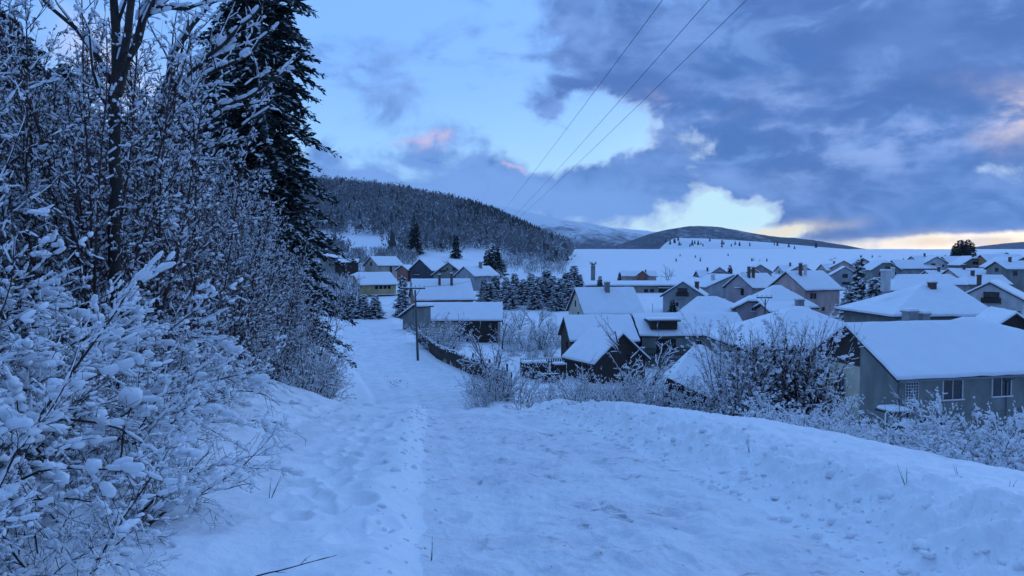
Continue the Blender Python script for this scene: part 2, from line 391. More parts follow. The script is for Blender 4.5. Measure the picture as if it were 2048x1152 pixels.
def mountain(name, dist, depth, sky, mtl, base=-30, rough=6, seed=60, w=.006):
    """a range whose skyline follows sky = [(px,py)...] at that distance"""
    px = np.array([p[0] for p in sky], float); top = np.array([at(p[0], p[1], dist).z for p in sky])
    xs0 = (px - 1024) / F_PX * dist
    xs = np.linspace(xs0[0], xs0[-1], 420); ts = np.linspace(-1, 1, 90)
    prof = np.interp(xs, xs0, top); k = np.hanning(11); k /= k.sum(); prof = np.convolve(np.pad(prof, 5, mode='edge'), k, 'valid')
    xx, tt = np.meshgrid(xs, ts); yy = dist + tt * depth
    sh = np.where(tt < 0, sm(1 + tt) ** .8, sm(1 - tt))
    n = fbm(xx, yy, w, 5, seed)
    zz = base + (prof[None, :] - base) * sh + n * rough * (1 - np.exp(-np.abs(tt) * 5)) * (sh > .02) + fbm(xx, yy, w * 9, 2, seed + 7) * rough * .10
    V = np.stack([xx, yy, zz], -1).reshape(-1, 3); r, c = xx.shape
    i, j = np.meshgrid(np.arange(r - 1), np.arange(c - 1), indexing='ij')
    F = np.stack([i * c + j, i * c + j + 1, (i + 1) * c + j + 1, (i + 1) * c + j], -1).reshape(-1, 4)
    o = mesh_np(name, V, [F], mtl, smooth=True); tag(o, kind='structure'); return o
mountain('mountain', 5200, 1500, [(500, 470), (760, 420), (900, 408), (985, 414), (1020, 419), (1060, 428), (1100, 437), (1160, 447), (1220, 456), (1290, 462), (1340, 468), (1450, 480), (1600, 500), (1800, 520)],
         forest_hill_material('mountain_cover', (.075, .085, .105), (.80, .82, .86), -110, 330, .0016, 1.0), rough=70, seed=60, w=.0011)
mountain('hill', 2700, 700, [(1050, 525), (1170, 506), (1215, 496), (1255, 484), (1300, 468), (1340, 458), (1385, 452), (1430, 454), (1480, 463), (1530, 472), (1590, 478), (1640, 486), (1690, 494), (1760, 505), (1850, 520)],
         forest_hill_material('wooded_hill_cover', (.065, .072, .09), (.55, .57, .61), -260, 800, .004, .9), rough=22, seed=70, w=.003)
mountain('snow_field', 1600, 330, [(1290, 520), (1322, 506), (1336, 484), (1350, 476), (1400, 477), (1460, 480), (1520, 484), (1590, 490), (1660, 496), (1760, 503), (1850, 515)],
         M['hillsnow'], rough=3, seed=80, w=.006)
mountain('hill', 3600, 700, [(1880, 515), (1935, 500), (1975, 491), (2020, 486), (2070, 482), (2140, 480), (2250, 486), (2400, 505)],
         forest_hill_material('far_hill_cover', (.075, .085, .105), (.5, .52, .56), -80, 900, .003, .8), rough=14, seed=90, w=.002)
# ------------------------------------------------------------------ houses
def roof_polys(L, W, Wb, h, hb, hipA, hipB, clipA, clipB, cut):
    """ridge along local x at y=0, z=0; front eave y=-W at -h, back eave y=Wb at -hb -> (verts, faces)"""
    P, F = [], []
    def v(x, y, z): P.append((x, y, z)); return len(P) - 1
    a = v(clipA, 0, 0); b = v(L - clipB, 0, 0)
    fa, fb = v(-hipA, -W, -h), v(L + hipB, -W, -h); ba, bb = v(-hipA, Wb, -hb), v(L + hipB, Wb, -hb)
    fr, bk = [fa, fb], [bb, ba]
    if clipB:
        t = cut; c1, c2 = v(L, -W * t, -h * t), v(L, Wb * t, -hb * t); fr.append(c1); bk.insert(0, c2); F.append((b, c1, c2))
    fr.append(b)
    if clipA:
        t = cut; c3, c4 = v(0, -W * t, -h * t), v(0, Wb * t, -hb * t); fr += [a, c3]; bk += [c4, a]; F.append((a, c4, c3))
    else: fr.append(a); bk.append(a)
    F.append(tuple(fr)); F.append(tuple([b] + bk))
    if hipA: F.append((a, ba, fa))
    if hipB: F.append((b, fb, bb))
    return P, F
def make_roof(P, F, off0, off1, mats, name, parent, bevel=0.0, soften=0.0):
    bm = bmesh.new()
    lo = [bm.verts.new((x, y, z + off0)) for x, y, z in P]; hi = [bm.verts.new((x, y, z + off1)) for x, y, z in P]
    cnt = {}
    for f in F:
        for i in range(len(f)):
            k = tuple(sorted((f[i], f[(i + 1) % len(f)]))); cnt[k] = cnt.get(k, 0) + 1
    for f in F:
        bm.faces.new([hi[i] for i in f]); bm.faces.new([lo[i] for i in reversed(f)])
        for i in range(len(f)):
            a, b = f[i], f[(i + 1) % len(f)]
            if cnt[tuple(sorted((a, b)))] == 1: bm.faces.new((lo[a], lo[b], hi[b], hi[a]))
    bmesh.ops.recalc_face_normals(bm, faces=bm.faces)
    if bevel:
        tops = set(hi); e = [e for e in bm.edges if e.verts[0] in tops and e.verts[1] in tops]
        bmesh.ops.bevel(bm, geom=e, offset=bevel, segments=2, affect='EDGES', profile=.6)
        bmesh.ops.triangulate(bm, faces=bm.faces[:])
        for _ in range(5):
            e = [e for e in bm.edges if e.calc_length() > .9]
            if not e: break
            bmesh.ops.subdivide_edges(bm, edges=e, cuts=1); bmesh.ops.triangulate(bm, faces=[f for f in bm.faces if len(f.verts) > 3])
        co = np.array([v.co[:] for v in bm.verts]); sd_ = (len(F) * 7 + len(name)) % 50 + abs(P[1][0]) * 3; zmid = off0 + off1
        nz = fbm(co[:, 0] + sd_, co[:, 1], .55, 3, 3); nx = fbm(co[:, 0] * 1.0, co[:, 1] + sd_, 1.1, 2, 5)
        for v, a, b in zip(bm.verts, nz, nx): v.co.z += .07 * a + .03 * b; v.co.x += .05 * b; v.co.y += .05 * a
    return bm_obj(name, bm, mats, parent, smooth=bool(bevel))

def window(root, O, ax, out, u, z, w, h, frame='white', bars=1, sill=True, name='window', pane='pane'):
    """a framed window on a wall: O wall centre at eave height, ax along the wall, out its normal"""
    c = Vector(O) + Vector(ax) * u + Vector((0, 0, z)); ax, out = Vector(ax), Vector(out)
    rot = Matrix((ax, out, Vector((0, 0, 1)))).transposed().to_4x4()
    bm = bmesh.new(); t = .085
    def b(cu, cz, su, sz, dep=.07, o=.035): box(bm, c + ax * cu + Vector((0, 0, cz)) + out * o, (su, dep, sz), rot=rot)
    b(-(w - t) / 2, 0, t, h); b((w - t) / 2, 0, t, h); b(0, (h - t) / 2, w - 2 * t, t); b(0, -(h - t) / 2, w - 2 * t, t)
    for i in range(bars): b((i + 1) * w / (bars + 1) - w / 2, 0, .05, h - 2 * t, .05, .026)
    f = bm_obj(name, bm, M[frame], root)
    bm = bmesh.new(); box(bm, c + out * .008, (w - t, .012, h - t), rot=rot); bm_obj('pane', bm, M[pane], f)
    if sill:
        bm = bmesh.new(); box(bm, c + out * .09 + Vector((0, 0, -h / 2 + .04)), (w + .1, .16, .07), rot=rot); bm_obj('snowy_sill', bm, M['snow'], f)
    return f

def house(name, label, cat, px, py, d, yaw, L, W, h, Wb=None, hipA=0, hipB=0, clipA=0, clipB=0, cut=.3, wall='w_white', gable=None,
          win=(), chim=(), ov=.5, ovg=.35, snow=.22, base=None, group=None, eave='fascia', extra=None, kind_wall='wall', floor=None):
    Wb = W if Wb is None else Wb; hb = h * Wb / W if W > .8 else h
    if W <= .8: hb, h = h, h * W / Wb
    A = at(px, py, d); A.z -= snow
    yr = R(yaw); cx = A + Vector((math.cos(yr), math.sin(yr), 0)) * L / 2
    gz = min(ground(A.x, A.y), ground(cx.x, cx.y)) if floor is None else floor
    root = empty(name, (A.x, A.y, gz), yr); tag(root, label, cat, group)
    H = A.z - gz                                                # ridge height over the ground
    P, F = roof_polys(L, W, Wb, h, hb, hipA, hipB, clipA, clipB, cut)
    P = [(x, y, z + H) for x, y, z in P]
    rf = make_roof(P, F, -.17, 0, M[eave], 'roof', root)
    make_roof(P, F, .004, snow, M['roof_snow'], 'snow_layer', rf, bevel=min(.09, snow * .42))
    # walls under the roof
    y0, y1 = -(W - min(ov, W * .5)), Wb - min(ov, Wb * .5)
    x0, x1 = (ovg - hipA * .97 + (.2 if hipA else 0)), (L - ovg + hipB * .97 - (.2 if hipB else 0))
    f_ = 0.20
    z0 = H - h * (-y0) / W - f_; z1 = H - hb * y1 / Wb - f_; zb = -2.5
    bm = bmesh.new()
    def prof(x, hip, clip):
        pts = [(y0, zb), (y1, zb), (y1, z1)]
        if not hip:
            if clip: pts += [(Wb * cut, H - hb * cut - f_), (-W * cut, H - h * cut - f_)]
            else: pts.append((0, H - f_))
        pts.append((y0, z0)); return [bm.verts.new((x, y, z)) for y, z in pts]
    pa, pb = prof(x0, hipA, clipA), prof(x1, hipB, clipB)
    fa = bm.faces.new(pa); fb = bm.faces.new(list(reversed(pb)))
    bm.faces.new((pa[0], pb[0], pb[1], pa[1])); bm.faces.new((pa[1], pb[1], pb[2], pa[2])); bm.faces.new((pa[-1], pb[-1], pb[0], pa[0]))
    if gable:
        fa.material_index = 1; fb.material_index = 1
    bmesh.ops.recalc_face_normals(bm, faces=bm.faces)
    bm_obj(kind_wall, bm, [M[wall]] + ([M[gable]] if gable else []), root)
    faces = {'F': (((x0 + x1) / 2, y0, z0), (1, 0, 0), (0, -1, 0)), 'B': (((x0 + x1) / 2, y1, z1), (-1, 0, 0), (0, 1, 0)),
             'L': ((x0, (y0 + y1) / 2, z0), (0, -1, 0), (-1, 0, 0)), 'R': ((x1, (y0 + y1) / 2, z0), (0, 1, 0), (1, 0, 0))}
    for wdef in win:
        fc, u, z, ww, wh = wdef[:5]; kw = dict(wdef[5]) if len(wdef) > 5 else {}
        O, ax, out = faces[fc]
        what = kw.pop('what', 'window')
        if what == 'door':
            bm = bmesh.new(); c = Vector(O) + Vector(ax) * u + Vector((0, 0, z)) + Vector(out) * .03
            rot = Matrix((Vector(ax), Vector(out), Vector((0, 0, 1)))).transposed().to_4x4()
            box(bm, c, (ww, .06, wh), rot=rot); dr = bm_obj('door', bm, M[kw.get('m', 'wood')], root)
            bm = bmesh.new(); box(bm, c + Vector(ax) * ww * .36 + Vector(out) * .06, (.05, .07, .14), rot=rot); bm_obj('handle', bm, M['metal'], dr)
        elif what == 'loggia':                                   # a dark balcony set under the gable
            rot = Matrix((Vector(ax), Vector(out), Vector((0, 0, 1)))).transposed().to_4x4()
            c = Vector(O) + Vector(ax) * u + Vector((0, 0, z)); o = Vector(out)
            bm = bmesh.new(); box(bm, c + o * .45 + Vector((0, 0, -wh / 2)), (ww + .2, .95, .14), rot=rot); bal = bm_obj('balcony', bm, M['concrete'], root)
            bm = bmesh.new(); box(bm, c + o * .88 + Vector((0, 0, -wh * .2)), (ww + .2, .05, wh * .55), rot=rot)
            for sgn in (-1, 1): box(bm, c + o * .43 + Vector(ax) * sgn * (ww / 2 + .08) + Vector((0, 0, -wh * .2)), (.05, .82, wh * .55), rot=rot)
            bm_obj('railing', bm, M[kw.get('m', 'wood')], bal)
            window(root, O, ax, out, u, z + .1, ww * .9, wh * 1.1, 'wood', 2, False)  # large dark pane stands in for the shade inside the recess
        elif what == 'canopy':
            rot = Matrix((Vector(ax), Vector(out), Vector((0, 0, 1)))).transposed().to_4x4()
            c = Vector(O) + Vector(ax) * u + Vector((0, 0, z)); o = Vector(out)
            bm = bmesh.new(); box(bm, c + o * .5, (ww, 1.0, .08), rot=rot); cp = bm_obj('canopy', bm, M['fascia'], root)
            bm = bmesh.new(); box(bm, c + o * .5 + Vector((0, 0, .12)), (ww - .04, .96, .15), rot=rot)
            bmesh.ops.bevel(bm, geom=list(bm.edges), offset=.05, segments=2, affect='EDGES'); bm_obj('snow_layer', bm, M['snow'], cp)
        else: window(root, O, ax, out, u, z, ww, wh, **kw)
    for cdef in chim:
        cxp, cyp, cw, ch = cdef[:4]; cm = cdef[4] if len(cdef) > 4 else 'flue'
        zr = H - (h * -cyp / W if cyp < 0 else hb * cyp / Wb)
        bm = bmesh.new(); top = zr + ch
        box(bm, (cxp, cyp, (zr - .5 + top) / 2), (cw, cw, top - zr + .5)); box(bm, (cxp, cyp, top + .05), (cw * 1.25, cw * 1.25, .10))
        box(bm, (cxp, cyp, top + .19), (cw * 1.15, cw * 1.15, .17), 1)
        bm_obj('chimney', bm, [M[cm], M['snow']], rf)
    if extra: extra(root, H, z0, faces, rf)
    return root
G = 'village houses on the snowy valley floor'
lg = lambda **k: dict(what='loggia', **k)
cn = dict(what='canopy')
dk = dict(frame='wood', sill=False)
pl = dict(sill=False)

# --- the big grey house on the right, below the lane
def ex_big(root, H, z0, faces, rf):
    O, ax, out = faces['F']; rot = Matrix.Identity(4)
    # glass-block stair window
    bm = bmesh.new(); c = Vector(O) + Vector((-7.05, 0, -1.55))
    for i in range(6): box(bm, c + Vector((-.5 + .2 * i, -.03, 0)), (.035, .06, 2.05))
    for k in range(11): box(bm, c + Vector((0, -.026, -1.0 + .2 * k)), (1.03, .05, .035))
    wn = bm_obj('stair_window', bm, M['white'], root)
    bm = bmesh.new(); box(bm, c + Vector((0, -.008, 0)), (1.0, .012, 2.0)); bm_obj('glass_blocks', bm, M['pane'], wn)
    # gutter and downpipes
    ex = P_eave = 5.2; zg = H - 3.15 - .10
    bm = bmesh.new(); bar(bm, (.1, -5.27, zg), (17.8, -5.27, zg), .07, 0, 8); bm_obj('gutter', bm, M['metal'], rf)
    for xx in (.75, 9.6):
        bm = bmesh.new(); bar(bm, (xx, -5.25, zg), (xx, O[1] - .06, zg - .5), .045, 0, 8); bar(bm, (xx, O[1] - .06, zg - .5), (xx, O[1] - .06, -1.5), .045, 0, 8); bm_obj('downpipe', bm, M['metal'], root)
    # string course
    bm = bmesh.new(); box(bm, Vector(O) + Vector((.3, -.03, -2.95)), (11.5, .06, .12)); bm_obj('string_course', bm, M['w_grey'], root)
    # porch: little snowed roof on struts by the corner
    bm = bmesh.new(); p = Vector(O) + Vector((-9.3, -.9, -2.2)); box(bm, p, (1.5, 1.5, .10)); pr = bm_obj('porch_roof', bm, M['wood'], root)
    bm = bmesh.new(); box(bm, p + Vector((0, 0, .18)), (1.45, 1.45, .25)); bmesh.ops.bevel(bm, geom=list(bm.edges), offset=.1, segments=3, affect='EDGES'); bm_obj('snow_layer', bm, M['snow'], pr)
    bm = bmesh.new()
    for sx in (-.6, .6): bar(bm, p + Vector((sx, -.6, -.05)), p + Vector((sx * 1.3, -.6, -2.7)), .06)
    bar(bm, p + Vector((-.6, -.6, -.9)), p + Vector((.6, -.6, -.9)), .04); bm_obj('porch_post', bm, M['wood'], pr)
    # dark boarded gable under the eave
    O, ax, out = faces['L']
    bm = bmesh.new(); w = 4.1; y0 = O[1] + 4.2
    v = [bm.verts.new((O[0] - .025, y, z)) for y, z in ((-.9, H - 2.85), (4.49, H - 2.85), (4.49, z0), (0.0, H - .24), (-.9, H - .24 - .9 * 3.15 / 5.2))]
    bm.faces.new(v); bm_obj('gable_boarding', bm, M['wood'], root)
    bm = bmesh.new(); box(bm, (O[0] - .002, 1.79, H - 6.0), (.004, 5.38, 6.2)); bm_obj('rendered_panel', bm, M['w_cream'], root)
    # wing behind with its own hip roof
house('grey_house', 'large grey two-storey house with white-framed windows and glass-block stair window below the lane', 'house',
      1690, 644, 54, 14, 12.0, 5.2, 3.15, hipB=6.0, wall='w_grey', ov=.7, ovg=.6, snow=.26,
      win=[('F', -3.75, -1.15, 1.7, 1.5), ('F', .35, -1.1, 1.7, 1.5), ('F', 5.6, -1.1, 1.65, 1.5), ('F', -6.1, -3.5, .55, .9, dict(frame='wood', bars=0)), ('F', -4.5, -3.6, 2.0, 1.1),
           ('L', -3.6, -1.6, .8, 1.7, dict(frame='w_grey', sill=False)), ('L', -1.0, -1.6, .8, 1.7, dict(frame='w_grey', sill=False))],
      chim=[(6.6, 1.2, .75, 1.5, 'concrete'), (7.9, 1.2, .6, 1.3, 'concrete')], extra=ex_big)
house('outbuilding', 'low grey wing with white hipped roof behind the large grey house', 'house', 1925, 633, 62, 12, 1.0, 5, 2.4, hipA=4, hipB=7, wall='w_grey')
house('dark_gable_house', 'dark wooden gable cut by the right edge, just behind the grey house', 'house', 2034, 622, 68, 72, 8, 3.4, 2.7, wall='w_green', gable='wood', win=[('L', .3, -.6, 1.2, 1.6, dk)])

# --- wooden buildings in the middle
def ex_barn(root, H, z0, faces, rf):
    O, ax, out = faces['F']
    bm = bmesh.new(); box(bm, Vector(O) + Vector((2.6, -.04, -1.75)), (5.6, .08, 3.2)); bm_obj('dark_front', bm, M['wood'], root)  # solid dark wood slab stands for the dark open front
    bm = bmesh.new()
    bm.free()
    for k in (-.4, 5.6):
        bm = bmesh.new(); box(bm, Vector(O) + Vector((k, -.15, -1.75)), (.2, .2, 3.6)); bm_obj('post', bm, M['w_beige'], root)
house('barn', 'long low barn with a dark wooden front and white-framed door beside the lower lane', 'barn', 833, 604, 108, 2, 12.4, 3.9, 2.2, wall='w_beige', gable='wood',
      win=[('F', 2.2, -2.15, 1.1, 1.9, dict(what='window', frame='w_beige', bars=0, sill=False, pane='wood')), ('F', 4.4, -2.3, 1.2, 2.0, dict(what='door'))], extra=ex_barn)
house('garden_shed', 'small grey lean-to shed at the left end of the barn, by the lane', 'shed', 828, 606, 98, 52, 3.2, .5, 1.7, Wb=3.0, wall='w_grey', snow=.2, win=[('L', .2, -1.1, .9, 1.8, dict(what='door', m='w_grey'))])
house('wooden_house', 'wooden house with a dark boarded gable and plain white roof in the middle', 'house', 1127, 629, 87, 5, 7.9, 4.6, 2.5, wall='w_bluegrey', gable='wood',
      win=[('F', -2.8, -1.1, .9, 1.0), ('L', .6, -.9, .8, 1.0, dk)])
house('gable_shed', 'steep dark gable shed with a white left slope in front of the wooden house', 'shed', 1247, 663, 75, 118, 6.0, 3.5, 2.9, wall='wood', gable='wood',
      win=[('L', .9, -.1, .5, 1.4, dict(frame='wood', sill=False))])
def ex_dormer(root, H, z0, faces, rf):
    bm = bmesh.new(); c = Vector((2.9, -2.6, H - 1.0)); box(bm, c, (3.0, 2.2, .9)); dm = bm_obj('dormer', bm, M['wood'], root)
    bm = bmesh.new(); box(bm, c + Vector((0, -.15, .52)), (3.6, 2.7, .12)); dr = bm_obj('dormer_roof', bm, M['fascia'], dm)
    bm = bmesh.new(); box(bm, c + Vector((0, -.15, .70)), (3.6, 2.7, .22)); bmesh.ops.bevel(bm, geom=list(bm.edges), offset=.08, segments=2, affect='EDGES'); bm_obj('snow_layer', bm, M['snow'], dm)
    O, ax, out = faces['F']; o = Vector(O)
    bm = bmesh.new(); box(bm, o + Vector((-3.4, -.7, -2.3)), (5.0, 1.4, .15)); bl = bm_obj('balcony', bm, M['concrete'], root)
    bm = bmesh.new()
    box(bm, o + Vector((-3.4, -1.36, -1.35)), (5.0, .06, .08)); box(bm, o + Vector((-3.4, -1.36, -2.0)), (5.0, .06, .08))
    for k in range(26): box(bm, o + Vector((-5.85 + .196 * k, -1.36, -1.8)), (.06, .05, .85))
    bm_obj('railing', bm, M['wood'], bl)
house('long_house', 'long grey-green house with a dark dormer and wooden balcony in the middle', 'house', 1264, 625, 88, 3, 12.6, 4.3, 2.15, wall='w_green', gable='wood',
      win=[('F', -3.2, -1.2, 2.2, 1.6, dk), ('F', .6, -1.2, .7, 1.3, dict(frame='w_green')), ('F', 2.8, -1.4, 1.5, 1.9, dict(what='door')), ('F', 5.0, -1.3, 1.5, 1.6, dk)], extra=ex_dormer)
house('hip_roof_house', 'house under a wide white hip roof half hidden by the tall dark bush', 'house', 1588, 612, 68, 2, .8, 6.2, 3.0, hipA=6.6, hipB=6.2, wall='w_green', win=[('F', -4, -1.0, .9, 1.0), ('F', 2, -1.0, 1.2, 1.0, dk)])
house('small_hip_shed', 'small low building under a steep snow hip roof left of the dark bush', 'shed', 1389, 688, 60, -12, .5, 4.0, 3.3, hipA=2.6, hipB=4.6, wall='wood', snow=.3)
house('broad_roof_house', 'broad white hip roof without windows rising behind the long dormer house', 'house', 1395, 592, 100, 0, 2.6, 6.5, 3.1, hipA=2.0, hipB=6.5, wall='w_green')
house('cream_gable_house', 'house with a narrow cream gable, brick chimney and row of roof studs along its eave', 'house', 1149, 574, 117, 11, 9.7, 5.2, 3.75, wall='w_cream', gable='w_cream',
      chim=[(5.0, -.9, .7, 1.5, 'w_grey')], win=[('L', 1.0, -.6, .5, 1.1, dk), ('L', -.6, 1.2, .5, 1.0, dk)])
house('blue_gable_house', 'blue-grey gabled house with a dark recessed balcony and one window, behind the cream gable house', 'house', 1366, 561, 132, 72, 8, 4.0, 2.65, Wb=4.0, wall='w_bluegrey',
      win=[('L', -.1, .55, 1.9, 1.35, lg()), ('L', -2.0 + 3.0 - 2.3, -1.5, 1.3, .95)], chim=[(2.6, -2.2, .7, 1.3)])
house('long_flat_building', 'long low beige building with a nearly flat snow roof in mid village', 'building', 1128, 561, 178, 2, 29, 6, .75, wall='w_beige', ov=.8, snow=.3,
      win=[('F', 4.0, -1.2, .9, 1.0, dk), ('F', 5.4, -1.2, .9, 1.0, dk), ('F', 8.0, -1.3, 2.2, 1.3, dk), ('F', 8.0, -.5, 2.8, .2, cn), ('F', 11.2, -1.2, 1.4, 1.0), ('F', -6.0, -1.2, 1.2, 1.0, dk)])
house('low_pitch_house', 'pale house whose long low roof slopes left, beside the twin-chimney house', 'house', 1468, 548, 160, 112, 8, 2.8, 1.0, Wb=7.2, wall='w_bluegrey', win=[('L', .8, -1.2, 1.0, 1.1, dk), ('L', 2.6, -1.2, 1.0, 1.1, dk), ('L', 3.0, .3, .9, .6, dk)], chim=[(2.4, 3.6, .6, 1.2, 'w_white')])
house('twin_chimney_house', 'mauve gabled house with two tall dark chimneys and an awning on its gable', 'house', 1475, 546, 140, 31, 8.1, 3.7, 2.55, wall='w_mauve', win=[('L', .3, -.2, 1.4, .18, cn), ('L', .9, -.9, .7, 1.2, dk), ('F', .4, -1.1, 1.6, 1.2, dk), ('L', 1.0, -3.0, .8, 1.0, dk)],
      chim=[(1.7, -1.2, .42, 2.1), (2.9, -1.2, .42, 2.0)])
house('pink_house', 'pink-walled house with tall white roof, twin flue and plain side wall', 'house', 1571, 541, 125, 29, 9.2, 4.2, 3.0, wall='w_pink', win=[('F', -2.7, -1.1, .6, .9, dk), ('F', -1.9, -1.1, .6, .9, dk), ('F', .2, -3.3, .6, .6, dk), ('L', .2, -.2, 1.5, .18, cn), ('L', .7, -.9, .7, 1.2, dk)],
      chim=[(2.3, -1.1, .40, 2.1), (3.5, -1.1, .36, 1.8, 'w_white')])
house('hip_roof_house', 'house under a pointed white hip roof in front of the pink house', 'house', 1545, 570, 106, 4, 1.2, 5, 2.7, hipA=3.2, hipB=3.2, wall='w_mauve')
house('mauve_annex', 'small mauve gable with clipped peak and little upper window beside the wooden power pole', 'house', 1505, 594, 93, 76, 5.5, 2.6, 1.45, Wb=2.4, clipA=.8, wall='w_mauve', cut=.22, win=[('L', .1, .05, .75, .55), ('L', -.2, -1.7, .9, .9, dk)])
house('low_roof_shed', 'low white roof to the right of the mauve annex', 'shed', 1520, 603, 91, 3, 5.2, 3, .9, wall='w_mauve', chim=[(4.2, -1.6, .8, .9, 'concrete')])

# --- back rows
house('far_gable_house', 'small brown gable with a dark balcony left of the far fir bush', 'house', 1439.5, 533, 232, 82, 8, 2.8, 2.0, wall='w_mauve', win=[('L', 0, -.2, 2.2, .7, dk)])
house('far_gable_house', 'small olive-yellow gable half hidden by a mauve one', 'house', 1506, 535, 232, 84, 7, 2.3, 1.5, wall='w_olive')
house('far_gable_house', 'tall plain mauve gable behind the twin-chimney house', 'house', 1521, 528, 240, 80, 8, 4.0, 2.5, wall='w_mauve')
house('far_gable_house', 'far pinkish gable above the ridge of the pink house', 'house', 1603, 528, 236, 78, 8, 3.6, 2.1, wall='w_pink', win=[('L', .2, .2, .9, .7, dk)])
house('far_gable_house', 'far pale gable peeping over the pale one-window house', 'house', 1688, 520, 228, 72, 8, 3.8, 2.2, wall='w_pink', win=[('L', 0, .1, 1.2, .8, dk)])
house('one_window_house', 'pale gable house with one dark window left of the tall spruce', 'house', 1691, 532, 192, 72, 8, 3.4, 2.15, wall='w_bluegrey', win=[('L', 0, -.3, 1.3, 1.0, dk), ('L', .4, -2.2, 2.2, .7, dk)])
house('clipped_gable_house', 'grey house with a clipped gable and three dark windows right of the tall spruce', 'house', 1774, 519, 206, 86, 9, 4.2, 2.75, clipA=1.4, cut=.28, wall='w_grey', win=[('L', .3, .5, 1.2, .8, dk), ('L', -1.4, -1.1, 1.1, .9, dk), ('L', 2.0, -1.0, 1.1, .9, dk)])
house('balcony_house', 'white gabled house with open balconies and round attic windows in the back row', 'house', 1874.5, 512, 210, 74, 9, 4.7, 2.8, wall='w_white', win=[('L', -.9, .45, 1.1, .8, dk), ('L', -2.4, .15, .5, .6, dk), ('L', 1.6, .2, .5, .6, dk), ('L', -2.7, -1.5, 1.5, 1.1, dk), ('L', -.7, -1.5, 1.1, 1.1, dk), ('L', 1.1, -1.5, .9, 1.1, dk), ('L', 2.9, -1.5, 1.3, 1.1, dk)])
house('row_house', 'low snow roof joining the white balcony house and the clipped-gable house with canopy', 'house', 1884, 512, 216, 2, 9.5, 4.2, 2.4, wall='w_grey')
house('row_house', 'white roof stretching between the three-window house and the white balcony house', 'house', 1783, 519, 213, 2, 11, 4.2, 2.4, wall='w_bluegrey')
house('canopy_house', 'grey house with clipped gable and snowy canopy over its upper window in the back row', 'house', 1952, 511, 198, 80, 9, 3.7, 2.4, clipA=1.2, cut=.25, wall='w_grey', win=[('L', .1, .5, 1.5, .8, dk), ('L', .5, -.3, 1.5, .2, cn), ('L', -1.6, -1.0, 1.1, 1.0, dk), ('L', 1.5, -1.2, 1.1, .9, dk)], chim=[(.8, .4, .5, .9)])
house('orange_row_house', 'long white roof over an orange-brown wall at the right of the back row', 'house', 1960, 508, 197, 0, 10.5, 4.6, 2.7, wall='w_orange')
house('orange_gable_house', 'orange-brown gable with a small window cut by the right edge of the photo', 'house', 2047, 513, 184, 98, 9, 4.6, 2.5, Wb=4.6, wall='w_orange', win=[('L', -.6, .2, .9, .8, dk)])
house('far_gable_house', 'lone dark little gable under the horizon near the right edge', 'house', 2013.5, 504, 300, 84, 8, 2.9, 1.7, wall='w_pink')
house('far_gable_house', 'small dark red gable in front of the open snow field behind the long flat building', 'house', 1285, 540, 225, 88, 6, 2.1, 1.65, wall='w_brick', chim=[(1.2, -1.1, .4, 1.0)])
house('far_row_house', 'low snow roof around the dark red gable behind the long flat building', 'house', 1240, 541, 228, 0, 11, 2.6, 1.5, wall='w_beige')
house('recess_house', 'white roof with a dark recessed porch below it right of the spruce', 'house', 1795, 548, 150, 3, 10.8, 4, 1.9, hipA=1.5, hipB=1.2, wall='w_mauve', win=[('F', -1, -.5, 4, .8, dk)], chim=[(-.6, .6, .5, 1.6, 'w_white')])  # wide dark window strip stands in for the shaded porch recess
house('rounded_roof_house', 'low rounded snow roof touching the right side of the tall spruce', 'house', 1790, 559, 138, 0, 3.4, 4, 1.7, hipA=2.6, hipB=3, wall='w_mauve')
house('low_hip_house', 'low snow roof with a small chimney between the back row and the white house', 'house', 1930, 549, 165, -2, 8, 4, 1.9, hipA=1.5, wall='w_grey', chim=[(1.4, -.4, .6, 1.2)])
house('wide_hip_house', 'wide white hip roof with brick chimney and grey side dormer behind the large grey house', 'house', 1846, 567, 90, 3, 3.6, 6.6, 3.2, hipA=7.4, hipB=1.2, wall='w_grey', snow=.26,
      win=[('F', 6.0, -1.0, 1.6, 1.0, dk), ('F', 4.2, -1.0, .8, 1.0, dk)], chim=[(.5, -1.0, .7, .8), (-4.4, .4, .8, 1.9, 'w_white')])
house('white_house', 'white gabled house with dark wooden balcony under its gable at the right', 'house', 1979, 561, 95, 52, 10, 4.0, 2.35, wall='w_white',
      win=[('L', .2, .2, 1.9, 1.3, lg()), ('L', -1.5, -1.9, .9, 1.2), ('L', 1.2, -1.9, .8, 1.2), ('L', 3.0, -1.8, .8, 1.2), ('L', 1.5, -4.2, 1.0, 1.0, dk)], chim=[(.8, 1.2, .5, 1.5)])

